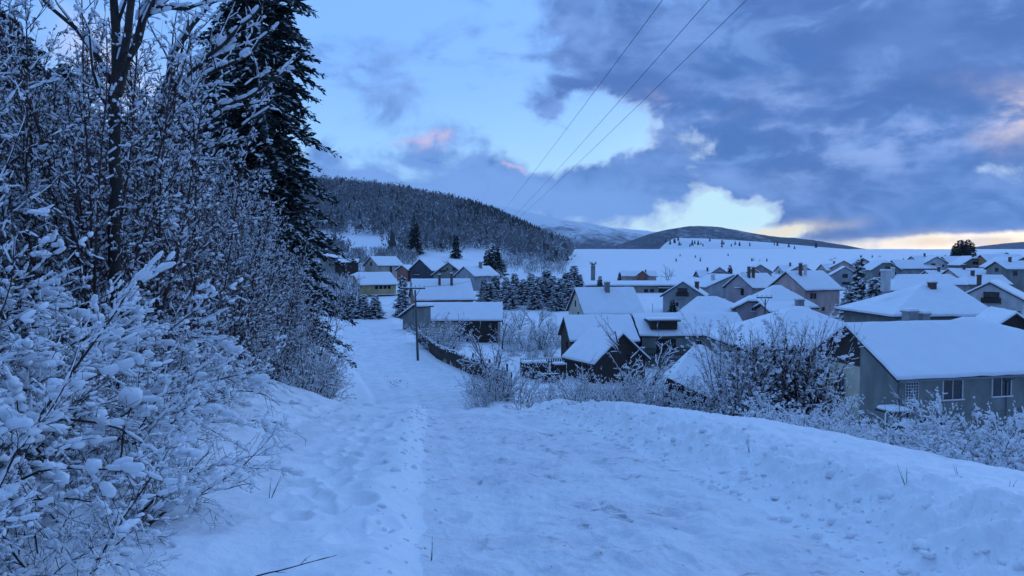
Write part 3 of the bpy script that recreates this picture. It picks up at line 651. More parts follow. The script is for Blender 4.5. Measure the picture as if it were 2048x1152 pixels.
for (px, py, d, yaw, L, W, h, wl, lb) in [(1642, 527, 262, 4, 11, 4, 2.2, 'w_beige', 'beige far row house left of the far pale gable'), (1556, 530, 258, 3, 10, 4, 2.0, 'w_white', 'white far row house just right of the tall mauve gable'),
        (1392, 540, 246, 2, 9, 4, 2.1, 'w_grey', 'grey far row house left of the brown balcony gable'), (1726, 515, 268, 85, 9, 4.2, 2.4, 'w_cream', 'cream far gable right above the tall village spruce'),
        (1822, 511, 276, 4, 12, 4.2, 2.2, 'w_mauve', 'mauve far row house behind the white balcony house'), (1990, 521, 176, 4, 8, 3.8, 1.8, 'w_grey', 'grey house below the long orange-brown row house'),
        (1896, 536, 182, 3, 9, 4.0, 1.9, 'w_pink', 'pink house below the grey house with the canopy'), (1645, 552, 165, 80, 8, 3.6, 2.2, 'w_cream', 'cream gable between the pink house and the tall village spruce'),
        (1850, 540, 186, 6, 8, 4.0, 2.0, 'w_white', 'white house below the balcony house in the packed right-hand rows')]:
    house('row_house', lb, 'house', px, py, d, yaw, L, W, h, wall=wl, win=[('F', -1.5, -1.0, 1.0, 1.0, dk), ('F', 1.5, -1.0, 1.0, 1.0, dk), ('L', .2, -.2, 1.0, .9, dk)], chim=[(L * .4, -.6, .5, 1.2)])

# --- houses at the foot of the wooded hill
house('flat_roof_shed', 'small grey single-pitch house, leftmost of the row below the hill', 'house', 640, 508, 205, 62, 5, 5.4, .9, Wb=.5, wall='w_grey', snow=.14, win=[('L', -1.0, -.7, .8, .6, dk), ('L', .9, -1.8, .8, .6, dk)])
house('low_lean_to', 'low lean-to roof beside the single-pitch house below the hill', 'shed', 676, 517, 203, 8, 5.6, 2.6, .9, wall='wood', snow=.15)
house('pale_gable_house', 'pale house with one dark attic window, left of the dark blue gable below the hill', 'house', 740, 512, 205, 40, 8.2, 4.2, 2.45, wall='w_beige', win=[('L', 0, .3, 1.3, 1.3, dict(frame='wood')), ('F', .2, -1.1, .7, 1.9, dk), ('F', 2.4, -.9, .8, .6, dk)])
house('small_red_shed', 'small dark red shed between the pale house and the dark blue gable', 'shed', 803, 529, 198, 60, 4, 2.3, 1.4, wall='w_brick')
house('dark_blue_gable_house', 'dark blue boarded gable house below the wooded hill', 'house', 839, 516.5, 195, 56, 8, 4.2, 3.1, wall='w_navy', gable='w_navy', win=[('L', -1.2, -.9, 1.8, .5, dict(frame='wood', sill=True))])
house('asymmetric_gable_house', 'grey gable house with one long left slope and a dark attic window below the hill', 'house', 896.5, 523, 186, 62, 8, 3.0, 1.9, Wb=5.2, wall='w_grey', gable='w_grey', win=[('L', 2.6, .2, .9, .9, dk), ('L', .6, .1, .6, .6, dk), ('L', -.8, -.4, 2.0, .5, dk)])
house('right_row_house', 'rightmost house of the row below the hill, wide white roof with chimney', 'house', 927, 531.5, 180, 48, 9, 3.6, 2.3, wall='w_bluegrey', chim=[(5, -.8, .6, 1.5, 'w_grey')])
house('yellow_house', 'pale yellow house with a clipped gable and white roof beyond the lower lane', 'house', 704, 544, 165, 34, 9.2, 4.4, 2.6, clipA=1.2, cut=.25, wall='w_yellow', gable='w_yellow', ov=.8,
      win=[('L', .2, -1.2, 1.3, 1.0, dict(frame='w_yellow', bars=2)), ('F', -.4, -.8, .7, .8, dk), ('F', .6, -.8, .7, .8, dk), ('F', 1.6, -.8, .7, .8, dk), ('F', 2.6, -.8, .7, .8, dk), ('F', 1.4, -2.5, 7.0, .22, cn)])
house('brick_house', 'house with two thin chimneys on its white roof and an orange brick wall', 'house', 822, 557, 137, 14, 11, 5.2, 3.55, wall='w_brick', gable='w_brick', chim=[(5.0, -1.6, .42, 1.9), (7.2, -1.7, .42, 2.2)])
# ------------------------------------------------------------------ plants: twig growth, snow on twigs, needles
class Seg:
    def __init__(s): s.a, s.b, s.r0, s.r1, s.l = [], [], [], [], []
    def add(s, a, b, r0, r1, l): s.a.append(a); s.b.append(b); s.r0.append(r0); s.r1.append(r1); s.l.append(l)
    def arr(s): return np.array(s.a, float), np.array(s.b, float), np.array(s.r0), np.array(s.r1), np.array(s.l)
def norm3(v):
    k = 1 / (math.sqrt(v[0] ** 2 + v[1] ** 2 + v[2] ** 2) + 1e-9); return (v[0] * k, v[1] * k, v[2] * k)
def grow(S, p, d, L, r, lvl, P, rn):
    """P: per-level dict lists: step, jit, grav, kids (per metre), ang, len (child/parent), rad, levels"""
    st = P['step'][lvl]; n = max(2, int(L / st)); st = L / n; g = P['grav'][lvl]; j = P['jit'][lvl]
    acc = rn.random()
    for i in range(n):
        t = (i + 1) / n
        d = norm3((d[0] + rn.gauss(0, j), d[1] + rn.gauss(0, j), d[2] + rn.gauss(0, j) + g))
        q = (p[0] + d[0] * st, p[1] + d[1] * st, p[2] + d[2] * st)
        ra, rb = r * (1 - .75 * (i / n)), r * (1 - .75 * t)
        S.add(p, q, ra, rb, lvl)
        if lvl + 1 < P['levels'] and t > P.get('bare', [0.15] * 5)[lvl]:
            acc += P['kids'][lvl] * st
            while acc > 1:
                acc -= 1
                a = P['ang'][lvl] * rn.uniform(.7, 1.3); ph = rn.uniform(0, 2 * math.pi)
                h = (0, 0, 1) if abs(d[2]) < .9 else (1, 0, 0)
                u = norm3((d[1] * h[2] - d[2] * h[1], d[2] * h[0] - d[0] * h[2], d[0] * h[1] - d[1] * h[0]))
                w = (d[1] * u[2] - d[2] * u[1], d[2] * u[0] - d[0] * u[2], d[0] * u[1] - d[1] * u[0])
                ca, sa = math.cos(a), math.sin(a); cp, sp = math.cos(ph) * sa, math.sin(ph) * sa
                k = (d[0] * ca + u[0] * cp + w[0] * sp, d[1] * ca + u[1] * cp + w[1] * sp, d[2] * ca + u[2] * cp + w[2] * sp)
                f = rn.uniform(0, 1)
                o = (p[0] + (q[0] - p[0]) * f, p[1] + (q[1] - p[1]) * f, p[2] + (q[2] - p[2]) * f)
                cl = L * P['len'][lvl] * (1.15 - .75 * t) * rn.uniform(.6, 1.3)
                grow(S, o, k, cl, max(rb * P['rad'][lvl], P.get('rmin', .0015)), lvl + 1, P, rn)
        p = q
def frames(a, b):
    t = b - a; t /= np.linalg.norm(t, axis=1, keepdims=True) + 1e-9
    z = np.zeros_like(t); z[:, 2] = 1; z[np.abs(t[:, 2]) > .97] = (1, 0, 0)
    s = np.cross(t, z); s /= np.linalg.norm(s, axis=1, keepdims=True) + 1e-9
    return t, s, np.cross(s, t)
def tubes(a, b, r0, r1, n):
    t, s, u = frames(a, b); m = len(a)
    ang = np.arange(n) * 2 * np.pi / n; c, si = np.cos(ang), np.sin(ang)
    off = s[:, None, :] * c[None, :, None] + u[:, None, :] * si[None, :, None]
    V = np.concatenate([(a[:, None] + off * r0[:, None, None]), (b[:, None] + off * r1[:, None, None])], 1).reshape(-1, 3)
    k = np.arange(n); k2 = (k + 1) % n; base = (np.arange(m) * 2 * n)[:, None]
    F = np.stack([base + k, base + k2, base + n + k2, base + n + k], -1).reshape(-1, 4)
    return V, F
def snow_tubes(a, b, rb, w, hgt, n=5, rings=4):
    """a rounded pillow of snow lying along the top of each twig segment"""
    t, s, u = frames(a, b); up = u.copy(); m = len(a)
    tt, kk = ([-.10, .15, .85, 1.10], [.5, 1, 1, .5]) if rings == 4 else ([-.05, 1.05], [.85, .85])
    ang = np.arange(n) * 2 * np.pi / n; c, si = np.cos(ang), np.sin(ang)
    Vs = []
    for q, k in zip(tt, kk):
        ctr = a + (b - a) * q + up * (rb + hgt * .35)[:, None]
        off = s[:, None, :] * (c[None, :] * w[:, None] * k)[..., None] + up[:, None, :] * (si[None, :] * hgt[:, None] * k)[..., None]
        Vs.append(ctr[:, None] + off)
    V = np.concatenate(Vs, 1).reshape(-1, 3); R_ = len(tt)
    k = np.arange(n); k2 = (k + 1) % n; base = (np.arange(m) * R_ * n)[:, None]
    F = [np.stack([base + r * n + k, base + r * n + k2, base + (r + 1) * n + k2, base + (r + 1) * n + k], -1).reshape(-1, 4) for r in range(R_ - 1)]
    caps = []
    if n == 5 and rings == 4:
        caps = [base + np.arange(n)[::-1], base + (R_ - 1) * n + np.arange(n)]
    return V, F + caps
_ico = None
def ico():
    global _ico
    if _ico is None:
        bm = bmesh.new(); bmesh.ops.create_icosphere(bm, subdivisions=2, radius=1)
        _ico = (np.array([v.co[:] for v in bm.verts]), np.array([[v.index for v in f.verts] for f in bm.faces])); bm.free()
    return _ico
def blobs(P, sx, sy, sz, rot, seed=0):
    """lumpy snow cushions"""
    I, T = ico(); rg = np.random.default_rng(seed); m = len(P)
    n = np.zeros((m, len(I)))
    for k in range(4):
        f = rg.normal(size=(m, 3)) * (1.6 + k); ph = rg.uniform(0, 6.28, (m, 1)); n += np.sin(f @ I.T + ph) * (.20 / (1 + .35 * k))
    r = (1 + n)[..., None] * I[None]
    r[..., 2] = np.where(r[..., 2] < 0, r[..., 2] * .55, r[..., 2])
    x, y = r[..., 0] * sx[:, None], r[..., 1] * sy[:, None]; c, s = np.cos(rot)[:, None], np.sin(rot)[:, None]
    V = np.stack([x * c - y * s, x * s + y * c, r[..., 2] * sz[:, None]], -1) + P[:, None]
    F = (np.arange(m) * len(I))[:, None, None] + T[None]
    return V.reshape(-1, 3), F.reshape(-1, 3)
def joinVF(parts):
    V, Fs, o = [], {}, 0
    for v, fl in parts:
        V.append(v)
        for f in (fl if isinstance(fl, list) else [fl]): Fs.setdefault(f.shape[1], []).append(f + o)
        o += len(v)
    return np.concatenate(V), [np.concatenate(x) for x in Fs.values()]

def plant_mesh(S, name, tmat, snow_w, sides=(6, 4, 3, 3), thr=.30, fill=.85, seed=0, n=5, rings=4, clumps=None, rmul=1.0, fleck=False):
    """-> (branch mesh, snow mesh): snow_w is the half width of snow per level"""
    a, b, r0, r1, l = S.arr(); parts = []
    for lv in range(int(l.max()) + 1):
        q = l == lv
        if q.any(): parts.append(tubes(a[q], b[q], r0[q] * rmul, r1[q] * rmul, sides[min(lv, len(sides) - 1)]))
    V, F = joinVF(parts); br = mesh_np(name, V, F, tmat, smooth=True, link=False)
    rg = np.random.default_rng(seed)
    t = b - a; L = np.linalg.norm(t, axis=1); hz = np.sqrt(np.maximum(0, 1 - (t[:, 2] / (L + 1e-9)) ** 2))
    ph = np.sin(a[:, 0] * 9.1 + a[:, 2] * 7.3) * np.sin(a[:, 1] * 8.3 - a[:, 2] * 5.1)
    q = (hz > thr) & (rg.random(len(a)) < (np.asarray(fill)[np.minimum(l, len(fill) - 1)] if hasattr(fill, '__len__') else fill)) & (ph > -.75)
    w = np.array(snow_w)[np.minimum(l, len(snow_w) - 1)] * (.18 + .82 * hz ** 1.4) * (.45 + .55 * np.clip(r0 / (np.array([np.percentile(r0[l == k], 80) if (l == k).any() else 1 for k in range(int(l.max()) + 1)])[l]), 0, 1.2)) * (1 + .5 * ph) * rg.uniform(.7, 1.3, len(a))
    w = w + r0 * .5
    if not q.any(): return br, None
    A_, B_ = a[q], b[q]
    if rings == 4:                                               # broken ridges, not an even coat
        m_ = len(A_); t0 = rg.uniform(-.05, .35, (m_, 1)); t1 = np.minimum(1.05, t0 + rg.uniform(.4, 1.0, (m_, 1)))
        A_, B_ = A_ + (B_ - A_) * t0, A_ + (B_ - A_) * t1; w[q] *= np.exp(rg.normal(0, .38, m_))
    if rings == 2 and fleck:
        t0 = rg.uniform(0, .55, (len(A_), 1)); t1 = np.minimum(1.05, t0 + rg.uniform(.15, .5, (len(A_), 1))); A_, B_ = A_ + (B_ - A_) * t0, A_ + (B_ - A_) * t1; B_ = B_ + rg.normal(0, .02, B_.shape)
    parts = [snow_tubes(A_, B_, r0[q], w[q], w[q] * rg.uniform(.7, 1.25, q.sum()), n, rings)]
    if clumps:
        cnt, smin, smax = clumps; cand = np.nonzero((hz > .45) & (l < int(l.max())))[0]
        if len(cand):
            i = rg.choice(cand, min(cnt, len(cand)), replace=False); sz = smin + (smax - smin) * rg.random(len(i)) ** 2.2
            i = np.repeat(i, 6); sz = np.repeat(sz, 6) * rg.uniform(.3, .75, len(i)); jit = np.stack([t[i, 0] * 0, t[i, 1] * 0, t[i, 2] * 0], -1) + rg.normal(0, 1, (len(i), 3)) * np.array([.5, .5, .3]) * sz[:, None] + (t[i] / (L[i][:, None] + 1e-9)) * rg.uniform(-2.4, 2.4, (len(i), 1)) * sz[:, None]
            parts.append(blobs(jit + b[i] + np.array([0, 0, 1]) * (sz * .25)[:, None], sz * rg.uniform(.9, 2.0, len(i)), sz * rg.uniform(.6, 1.0, len(i)), sz * rg.uniform(.55, 1.0, len(i)),
                               np.arctan2(t[i, 1], t[i, 0]), seed + 1))
    V, F = joinVF(parts); sn = mesh_np('snow_cover', V, F, M['twigsnow'], smooth=True, link=False)
    return br, sn
def leaves_mesh(S, name, mtl, lv, per, size, seed, hang=.4):
    a, b, r0, r1, l = S.arr(); rg = np.random.default_rng(seed); i = np.nonzero(l >= lv)[0]; i = rg.choice(i, min(per, len(i)), replace=True); m = len(i)
    c = a[i] + (b[i] - a[i]) * rg.random((m, 1)); d = rg.normal(size=(m, 3)); d[:, 2] -= hang; d /= np.linalg.norm(d, axis=1, keepdims=True)
    s = np.cross(d, rg.normal(size=(m, 3))); s /= np.linalg.norm(s, axis=1, keepdims=True) + 1e-9; k = (size * rg.uniform(.6, 1.4, m))[:, None]
    V = np.stack([c, c + d * k * .5 + s * k * .32, c + d * k, c + d * k * .5 - s * k * .32], 1).reshape(-1, 3)
    return mesh_np(name, V, [np.arange(m * 4).reshape(-1, 4)], mtl, link=False)
def make_plant(name, meshes, loc, rz, sc, label, cat, group=None, tilt=0.0):
    root = empty(name, loc, rz); root.scale = (sc, sc, sc) if not isinstance(sc, tuple) else sc
    if tilt: root.rotation_euler = (0, tilt, rz)
    for me in meshes:
        o = bpy.data.objects.new(me.name.split('.')[0], me); C.objects.link(o); o.parent = root
    return tag(root, label, cat, group)

# --- prototypes ------------------------------------------------------------------
def proto(seed, stems, spread, L, r, P, base=.12, **kw):
    rn = random.Random(seed); S = Seg()
    for i in range(stems):
        a = rn.uniform(0, 6.283); k = rn.uniform(.25, 1) * spread
        d = norm3((math.cos(a) * k, math.sin(a) * k, 1))
        grow(S, (math.cos(a) * base * rn.random(), math.sin(a) * base * rn.random(), -.25), d, L * rn.uniform(.65, 1.15), r * rn.uniform(.7, 1.2), 0, P, rn)
    return S
P_laden = dict(levels=4, step=[.13, .10, .075, .06], jit=[.10, .14, .18, .2], grav=[-.035, -.04, -.03, -.01], kids=[6.5, 7.5, 8, 0], ang=[.75, .8, .8, .8],
               len=[.45, .52, .62, .4], rad=[.55, .55, .6, .6], bare=[.12, .1, .1, 0], rmin=.0026)
P_tall = dict(levels=4, step=[.25, .16, .10, .07], jit=[.05, .10, .16, .2], grav=[.01, -.01, -.02, 0], kids=[3.6, 5.0, 5, 0], ang=[.65, .75, .8, .8],
              len=[.38, .42, .42, .4], rad=[.5, .55, .6, .6], bare=[.2, .1, .1, 0], rmin=.0025)
P_thick = dict(levels=3, step=[.35, .2, .13], jit=[.04, .12, .2], grav=[.015, .02, -.01], kids=[8.5, 8.0, 0], ang=[.75, .8, .8], len=[.22, .5, .4], rad=[.5, .6, .6], bare=[.05, .1, 0], rmin=.007)
P_hedge = dict(levels=4, step=[.22, .15, .11, .09], jit=[.10, .15, .2, .2], grav=[.0, .0, -.01, 0], kids=[5.5, 6.5, 5, 0], ang=[.7, .75, .8, .8], len=[.45, .45, .45, .4], rad=[.6, .6, .6, .6], bare=[.1, .1, .1, 0], rmin=.004)
P_dark = dict(levels=3, step=[.3, .16, .11], jit=[.045, .10, .16], grav=[.02, .03, .01], kids=[4.2, 5.5, 0], ang=[.42, .6, .7], len=[.36, .42, .4], rad=[.5, .6, .6], bare=[.25, .1, 0], rmin=.004)
laden = []
for k in range(3):
    S = proto(20 + k, 14, 1.15, 1.9, .013, P_laden, base=.25)
    laden.append(plant_mesh(S, 'branches', M['twig'], [.021, .017, .011, .007], seed=k, clumps=(190, .014, .075), fill=[.85, .72, .46, .28], thr=.25))
tall = []
for k in range(2):
    S = proto(40 + k, 7, .42, 4.2, .017, P_tall, base=.3)
    tall.append(plant_mesh(S, 'branches', M['twig'], [.013, .009, .006, .004], seed=9 + k, clumps=(110, .012, .07), fill=.75, thr=.3) + (leaves_mesh(S, 'dry_leaves', M['leaf'], 2, 260, .055, k),))
thick = []
for k in range(4):
    S = proto(60 + k, 13, .20, 4.6, .022, P_thick, base=.8)
    thick.append(plant_mesh(S, 'branches', M['redtwig'], [.012, .015, .016], sides=(5, 3, 3), seed=30 + k, n=4, rings=2, fill=.70, thr=.25, fleck=True, clumps=(130, .012, .045)))
hedge = []
for k in range(3):
    S = proto(80 + k, 15, .75, 1.9, .014, P_hedge, base=.5)
    hedge.append(plant_mesh(S, 'branches', M['twig'], [.020, .020, .019, .016], sides=(4, 3, 3, 3), seed=50 + k, n=4, rings=2, fleck=True, fill=.8, thr=.15))
print('protos', [len(m[0].polygons) + len(m[1].polygons) for m in laden + tall + thick + hedge])

def px_of(x, y, z):                                               # only used to keep a plan inside what the photo could see
    return 1024 + x / y * F_PX
def plant_at(kind, name, x, y, sc, label, cat, group=None, sink=0.0, rz=None, tilt=0.0):
    z = ground(x, y) - sink
    return make_plant(name, kind, (x, y, z), rnd.uniform(0, 6.28) if rz is None else rz, sc, label, cat, group, tilt)

# ------------------------------------------------------------------ left side, nearest: snow-laden shrubs along the verge
near = [  # x, y, variant, scale, label
    (-1.95, 3.75, 0, .55, 'small half-buried bush with dark twigs poking out at the bottom left'),
    (-2.15, 4.6, 2, .68, 'spreading low bush with dark twigs resting on the snow at lower left'),
    (-2.35, 3.2, 1, .72, 'low snow-covered bush at the very bottom edge of the photo, left corner'),
    (-3.6, 3.5, 2, 1.0, 'dense snow-covered bush at the left edge behind the bottom corner'),
    (-3.2, 5.7, 0, .9, 'snow-heavy bush with a dark hollow under its boughs beside the verge'),
    (-2.75, 3.9, 0, 1.0, 'snow-smothered bush filling the bottom left corner, twigs poking through thick snow'),
    (-3.5, 4.6, 1, 1.15, 'snow-laden bush at the left edge just above the bottom corner bush'),
    (-2.75, 5.3, 2, .92, 'low bush with broad snow pillows reaching toward the lone dry stalk'),
    (-3.3, 6.4, 0, 1.05, 'rounded snow-laden bush at the edge of the trodden verge'),
    (-4.3, 6.0, 1, 1.15, 'tall snow-laden bush at left behind the verge bushes'),
    (-4.6, 7.6, 2, 1.3, 'arching snow-heavy bush behind the rounded verge bush'),
    (-3.7, 8.3, 1, .95, 'snowy bush with a white slab bough where the dark thicket begins'),
    (-5.9, 7.4, 0, 1.2, 'large snow-hung bush below the bare forked tree'),
    (-4.1, 10.2, 0, .9, 'small snowy bush at the foot of the dark thicket by the footprints'),
    (-4.9, 5.2, 2, 1.25, 'snow-heavy bush cut by the left edge of the photo at mid height'),
]
for x, y, v, sc, lb in near: plant_at(laden[v], 'snow_laden_bush', x - .35, y, sc * .88, lb, 'bush', 'snow-laden bushes along the left verge', sink=.05)
for x, y, v, sc, lb in [(-4.0, 4.9, 0, .72, 'tall thin shrub at the left edge with snow lumps and a few brown leaves'),
                        (-5.9, 6.9, 1, .85, 'tall thin leafy shrub rising to the top left corner'),
                        (-7.4, 9.4, 0, .8, 'tall thin shrub in front of the trunk of the bare forked tree'),
                        (-7.2, 8.0, 1, .9, 'tall snow-flecked shrub behind the top left corner')]:
    plant_at(tall[v], 'tall_shrub', x, y, sc, lb, 'shrub', 'tall shrubs on the left')

# the dense sapling thicket behind them
spots = []
r2 = random.Random(12)
for y in np.arange(8.5, 31, 1.25):
    for k in range(5):
        x = -(4.4 + .07 * y) - k * 1.55 + r2.uniform(-.6, .6) - max(0, (y - 15)) * .17; yy = y + r2.uniform(-.5, .5)
        if x / yy < -.95: continue
        spots.append((x, yy))
for i, (x, y) in enumerate(spots):
    v = thick[r2.randrange(4)]
    plant_at(v, 'sapling_clump', x, y, r2.uniform(.72, 1.12), 'clump of bare reddish saplings flecked with snow in the dense thicket left of the lane', 'saplings', 'saplings of the thicket left of the lane', tilt=r2.uniform(-.06, .06))
# frosted hedge bushes at the left edge of the lane, down to the dip
r3 = random.Random(5)
for y in np.arange(12.5, 66, 1.9):
    for k in range(2 if y > 17 else 1):
        x = float(road_x(y)) - float(lane_l(y)) - 1.9 - k * 1.5 - r3.uniform(0, .6) - (.6 if y < 20 else .9)
        if y < 15: x -= .8
        plant_at(hedge[r3.randrange(3)], 'hedge_bush', x, y + r3.uniform(-.5, .5), r3.uniform(.85, 1.15) * (.74 if y < 27 else max(.62, 1.0 - .014 * (y - 24))), 'frost-white twiggy bush in the row lining the left edge of the lane', 'bush', 'frosted bushes lining the left edge of the lane')

# ------------------------------------------------------------------ trees: bare, limbs drawn out limb by limb
P_tree = dict(levels=4, step=[.3, .2, .13, .09], jit=[.05, .11, .16, .2], grav=[.0, .02, .0, 0], kids=[1.6, 3.4, 4.6, 0], ang=[.7, .7, .75, .8], len=[.5, .5, .45, .4], rad=[.55, .5, .6, .6], bare=[.1, .1, .1, 0], rmin=.003)
def limb_tree(name, limbs, d, label, seed, P=P_tree, snow=(.028, .022, .014, .009), twigs=1.0, leaf=0, base_xy=None):
    """limbs: lists of (px, py, radius m, extra depth); the first is the trunk and starts in the ground"""
    rn = random.Random(seed); S = Seg(); b0 = at(limbs[0][0][0], limbs[0][0][1], d)
    gz = ground(b0.x, d) - .2; org = Vector((b0.x, d, gz))
    St = Seg()
    for li, limb in enumerate(limbs):
        pts = [(at(p[0], p[1], d + p[3]) - org, p[2]) for p in limb]
        if li == 0: pts.insert(0, (Vector((pts[0][0].x, 0, 0)), pts[0][1] * 1.15))
        for (p, ra), (q, rb) in zip(pts[:-1], pts[1:]):
            n = max(1, int((q - p).length / .22)); off = Vector((0, 0, 0)); prev = p
            for i in range(n):
                t = (i + 1) / n; c = p.lerp(q, t) + (Vector((rn.gauss(0, .018), rn.gauss(0, .018), rn.gauss(0, .018))) if i < n - 1 else Vector((0, 0, 0)))
                r0, r1 = ra + (rb - ra) * (i / n), ra + (rb - ra) * t
                (St if li == 0 else S).add(tuple(prev), tuple(c), r0, r1, 0)
                if li > 0 or c.z > 3.0:
                    if rn.random() < (.55 if li else .22) * twigs:
                        dv = (q - p).normalized(); sd = Vector((rn.gauss(0, 1), rn.gauss(0, 1), rn.gauss(0, .6) + .5)).normalized()
                        grow(S, tuple(c), tuple((dv * .7 + sd * .8).normalized()), rn.uniform(.5, 1.3) * min(1.6, .6 + r0 * 14), max(.006, r0 * .4), 1, P, rn)
                prev = c
    ms = plant_mesh(S, 'branches', M['bark'], list(snow), sides=(7, 5, 3, 3), seed=seed, fill=.9, thr=.25, clumps=(40, .03, .07))
    rn2 = np.random.default_rng(seed)
    mt = plant_mesh(St, 'trunk', M['bark'], [.02], sides=(9,), seed=seed + 1, fill=.3, thr=.2)[0]
    root = make_plant(name, [mt, ms[0], ms[1]], org, 0, 1, label, 'tree')
    return root
limb_tree('bare_tree', [
    [(228, 470, .062, 0), (229, 330, .060, 0), (230, 250, .058, 0), (234, 150, .054, 0), (232, 60, .046, 0), (226, -20, .040, 0), (224, -120, .034, 0)],
    [(234, 190, .055, 0), (252, 120, .05, .1), (285, 40, .044, .2), (312, -10, .04, .3), (350, -100, .03, .4)],
    [(238, 140, .045, 0), (256, 60, .04, -.2), (266, -30, .036, -.3), (275, -120, .03, -.3)],
    [(222, 165, .032, 0), (196, 115, .028, .1), (150, 55, .025, .2), (105, 18, .02, .3), (60, -25, .015, .3)],
    [(290, 30, .032, .2), (330, 14, .028, .3), (372, 18, .022, .4), (430, -5, .015, .5)],
    [(226, 230, .02, 0), (200, 190, .018, -.3), (185, 140, .012, -.4), (178, 60, .008, -.5)]],
    8.2, 'big bare tree with dark forked trunk and snow-topped limbs at the top left', 101)
limb_tree('bare_tree', [
    [(300, 430, .07, 0), (306, 300, .062, 0), (318, 220, .055, 0)],
    [(318, 225, .05, 0), (345, 110, .042, 0), (385, 50, .036, .1), (425, 0, .03, .2), (470, -70, .02, .2)],
    [(320, 215, .042, 0), (375, 150, .036, -.2), (440, 95, .03, -.3), (505, 35, .022, -.3), (540, -20, .014, -.3)],
    [(325, 205, .036, 0), (410, 152, .032, .3), (480, 120, .026, .4), (545, 60, .016, .5)],
    [(345, 235, .032, 0), (430, 213, .028, .1), (495, 195, .022, .1), (560, 145, .014, .2)],
    [(312, 250, .03, 0), (340, 175, .026, -.5), (362, 110, .02, -.6), (378, 40, .014, -.6)],
    [(330, 300, .03, 0), (400, 250, .026, .4), (470, 215, .02, .4), (520, 205, .012, .4)],
    [(345, 330, .022, 0), (440, 290, .02, 0), (500, 240, .013, 0), (540, 215, .01, 0)]],
    13.0, 'leaning bare tree with long snow-covered boughs fanning right, before the tall spruce', 202, snow=(.034, .024, .014, .009))
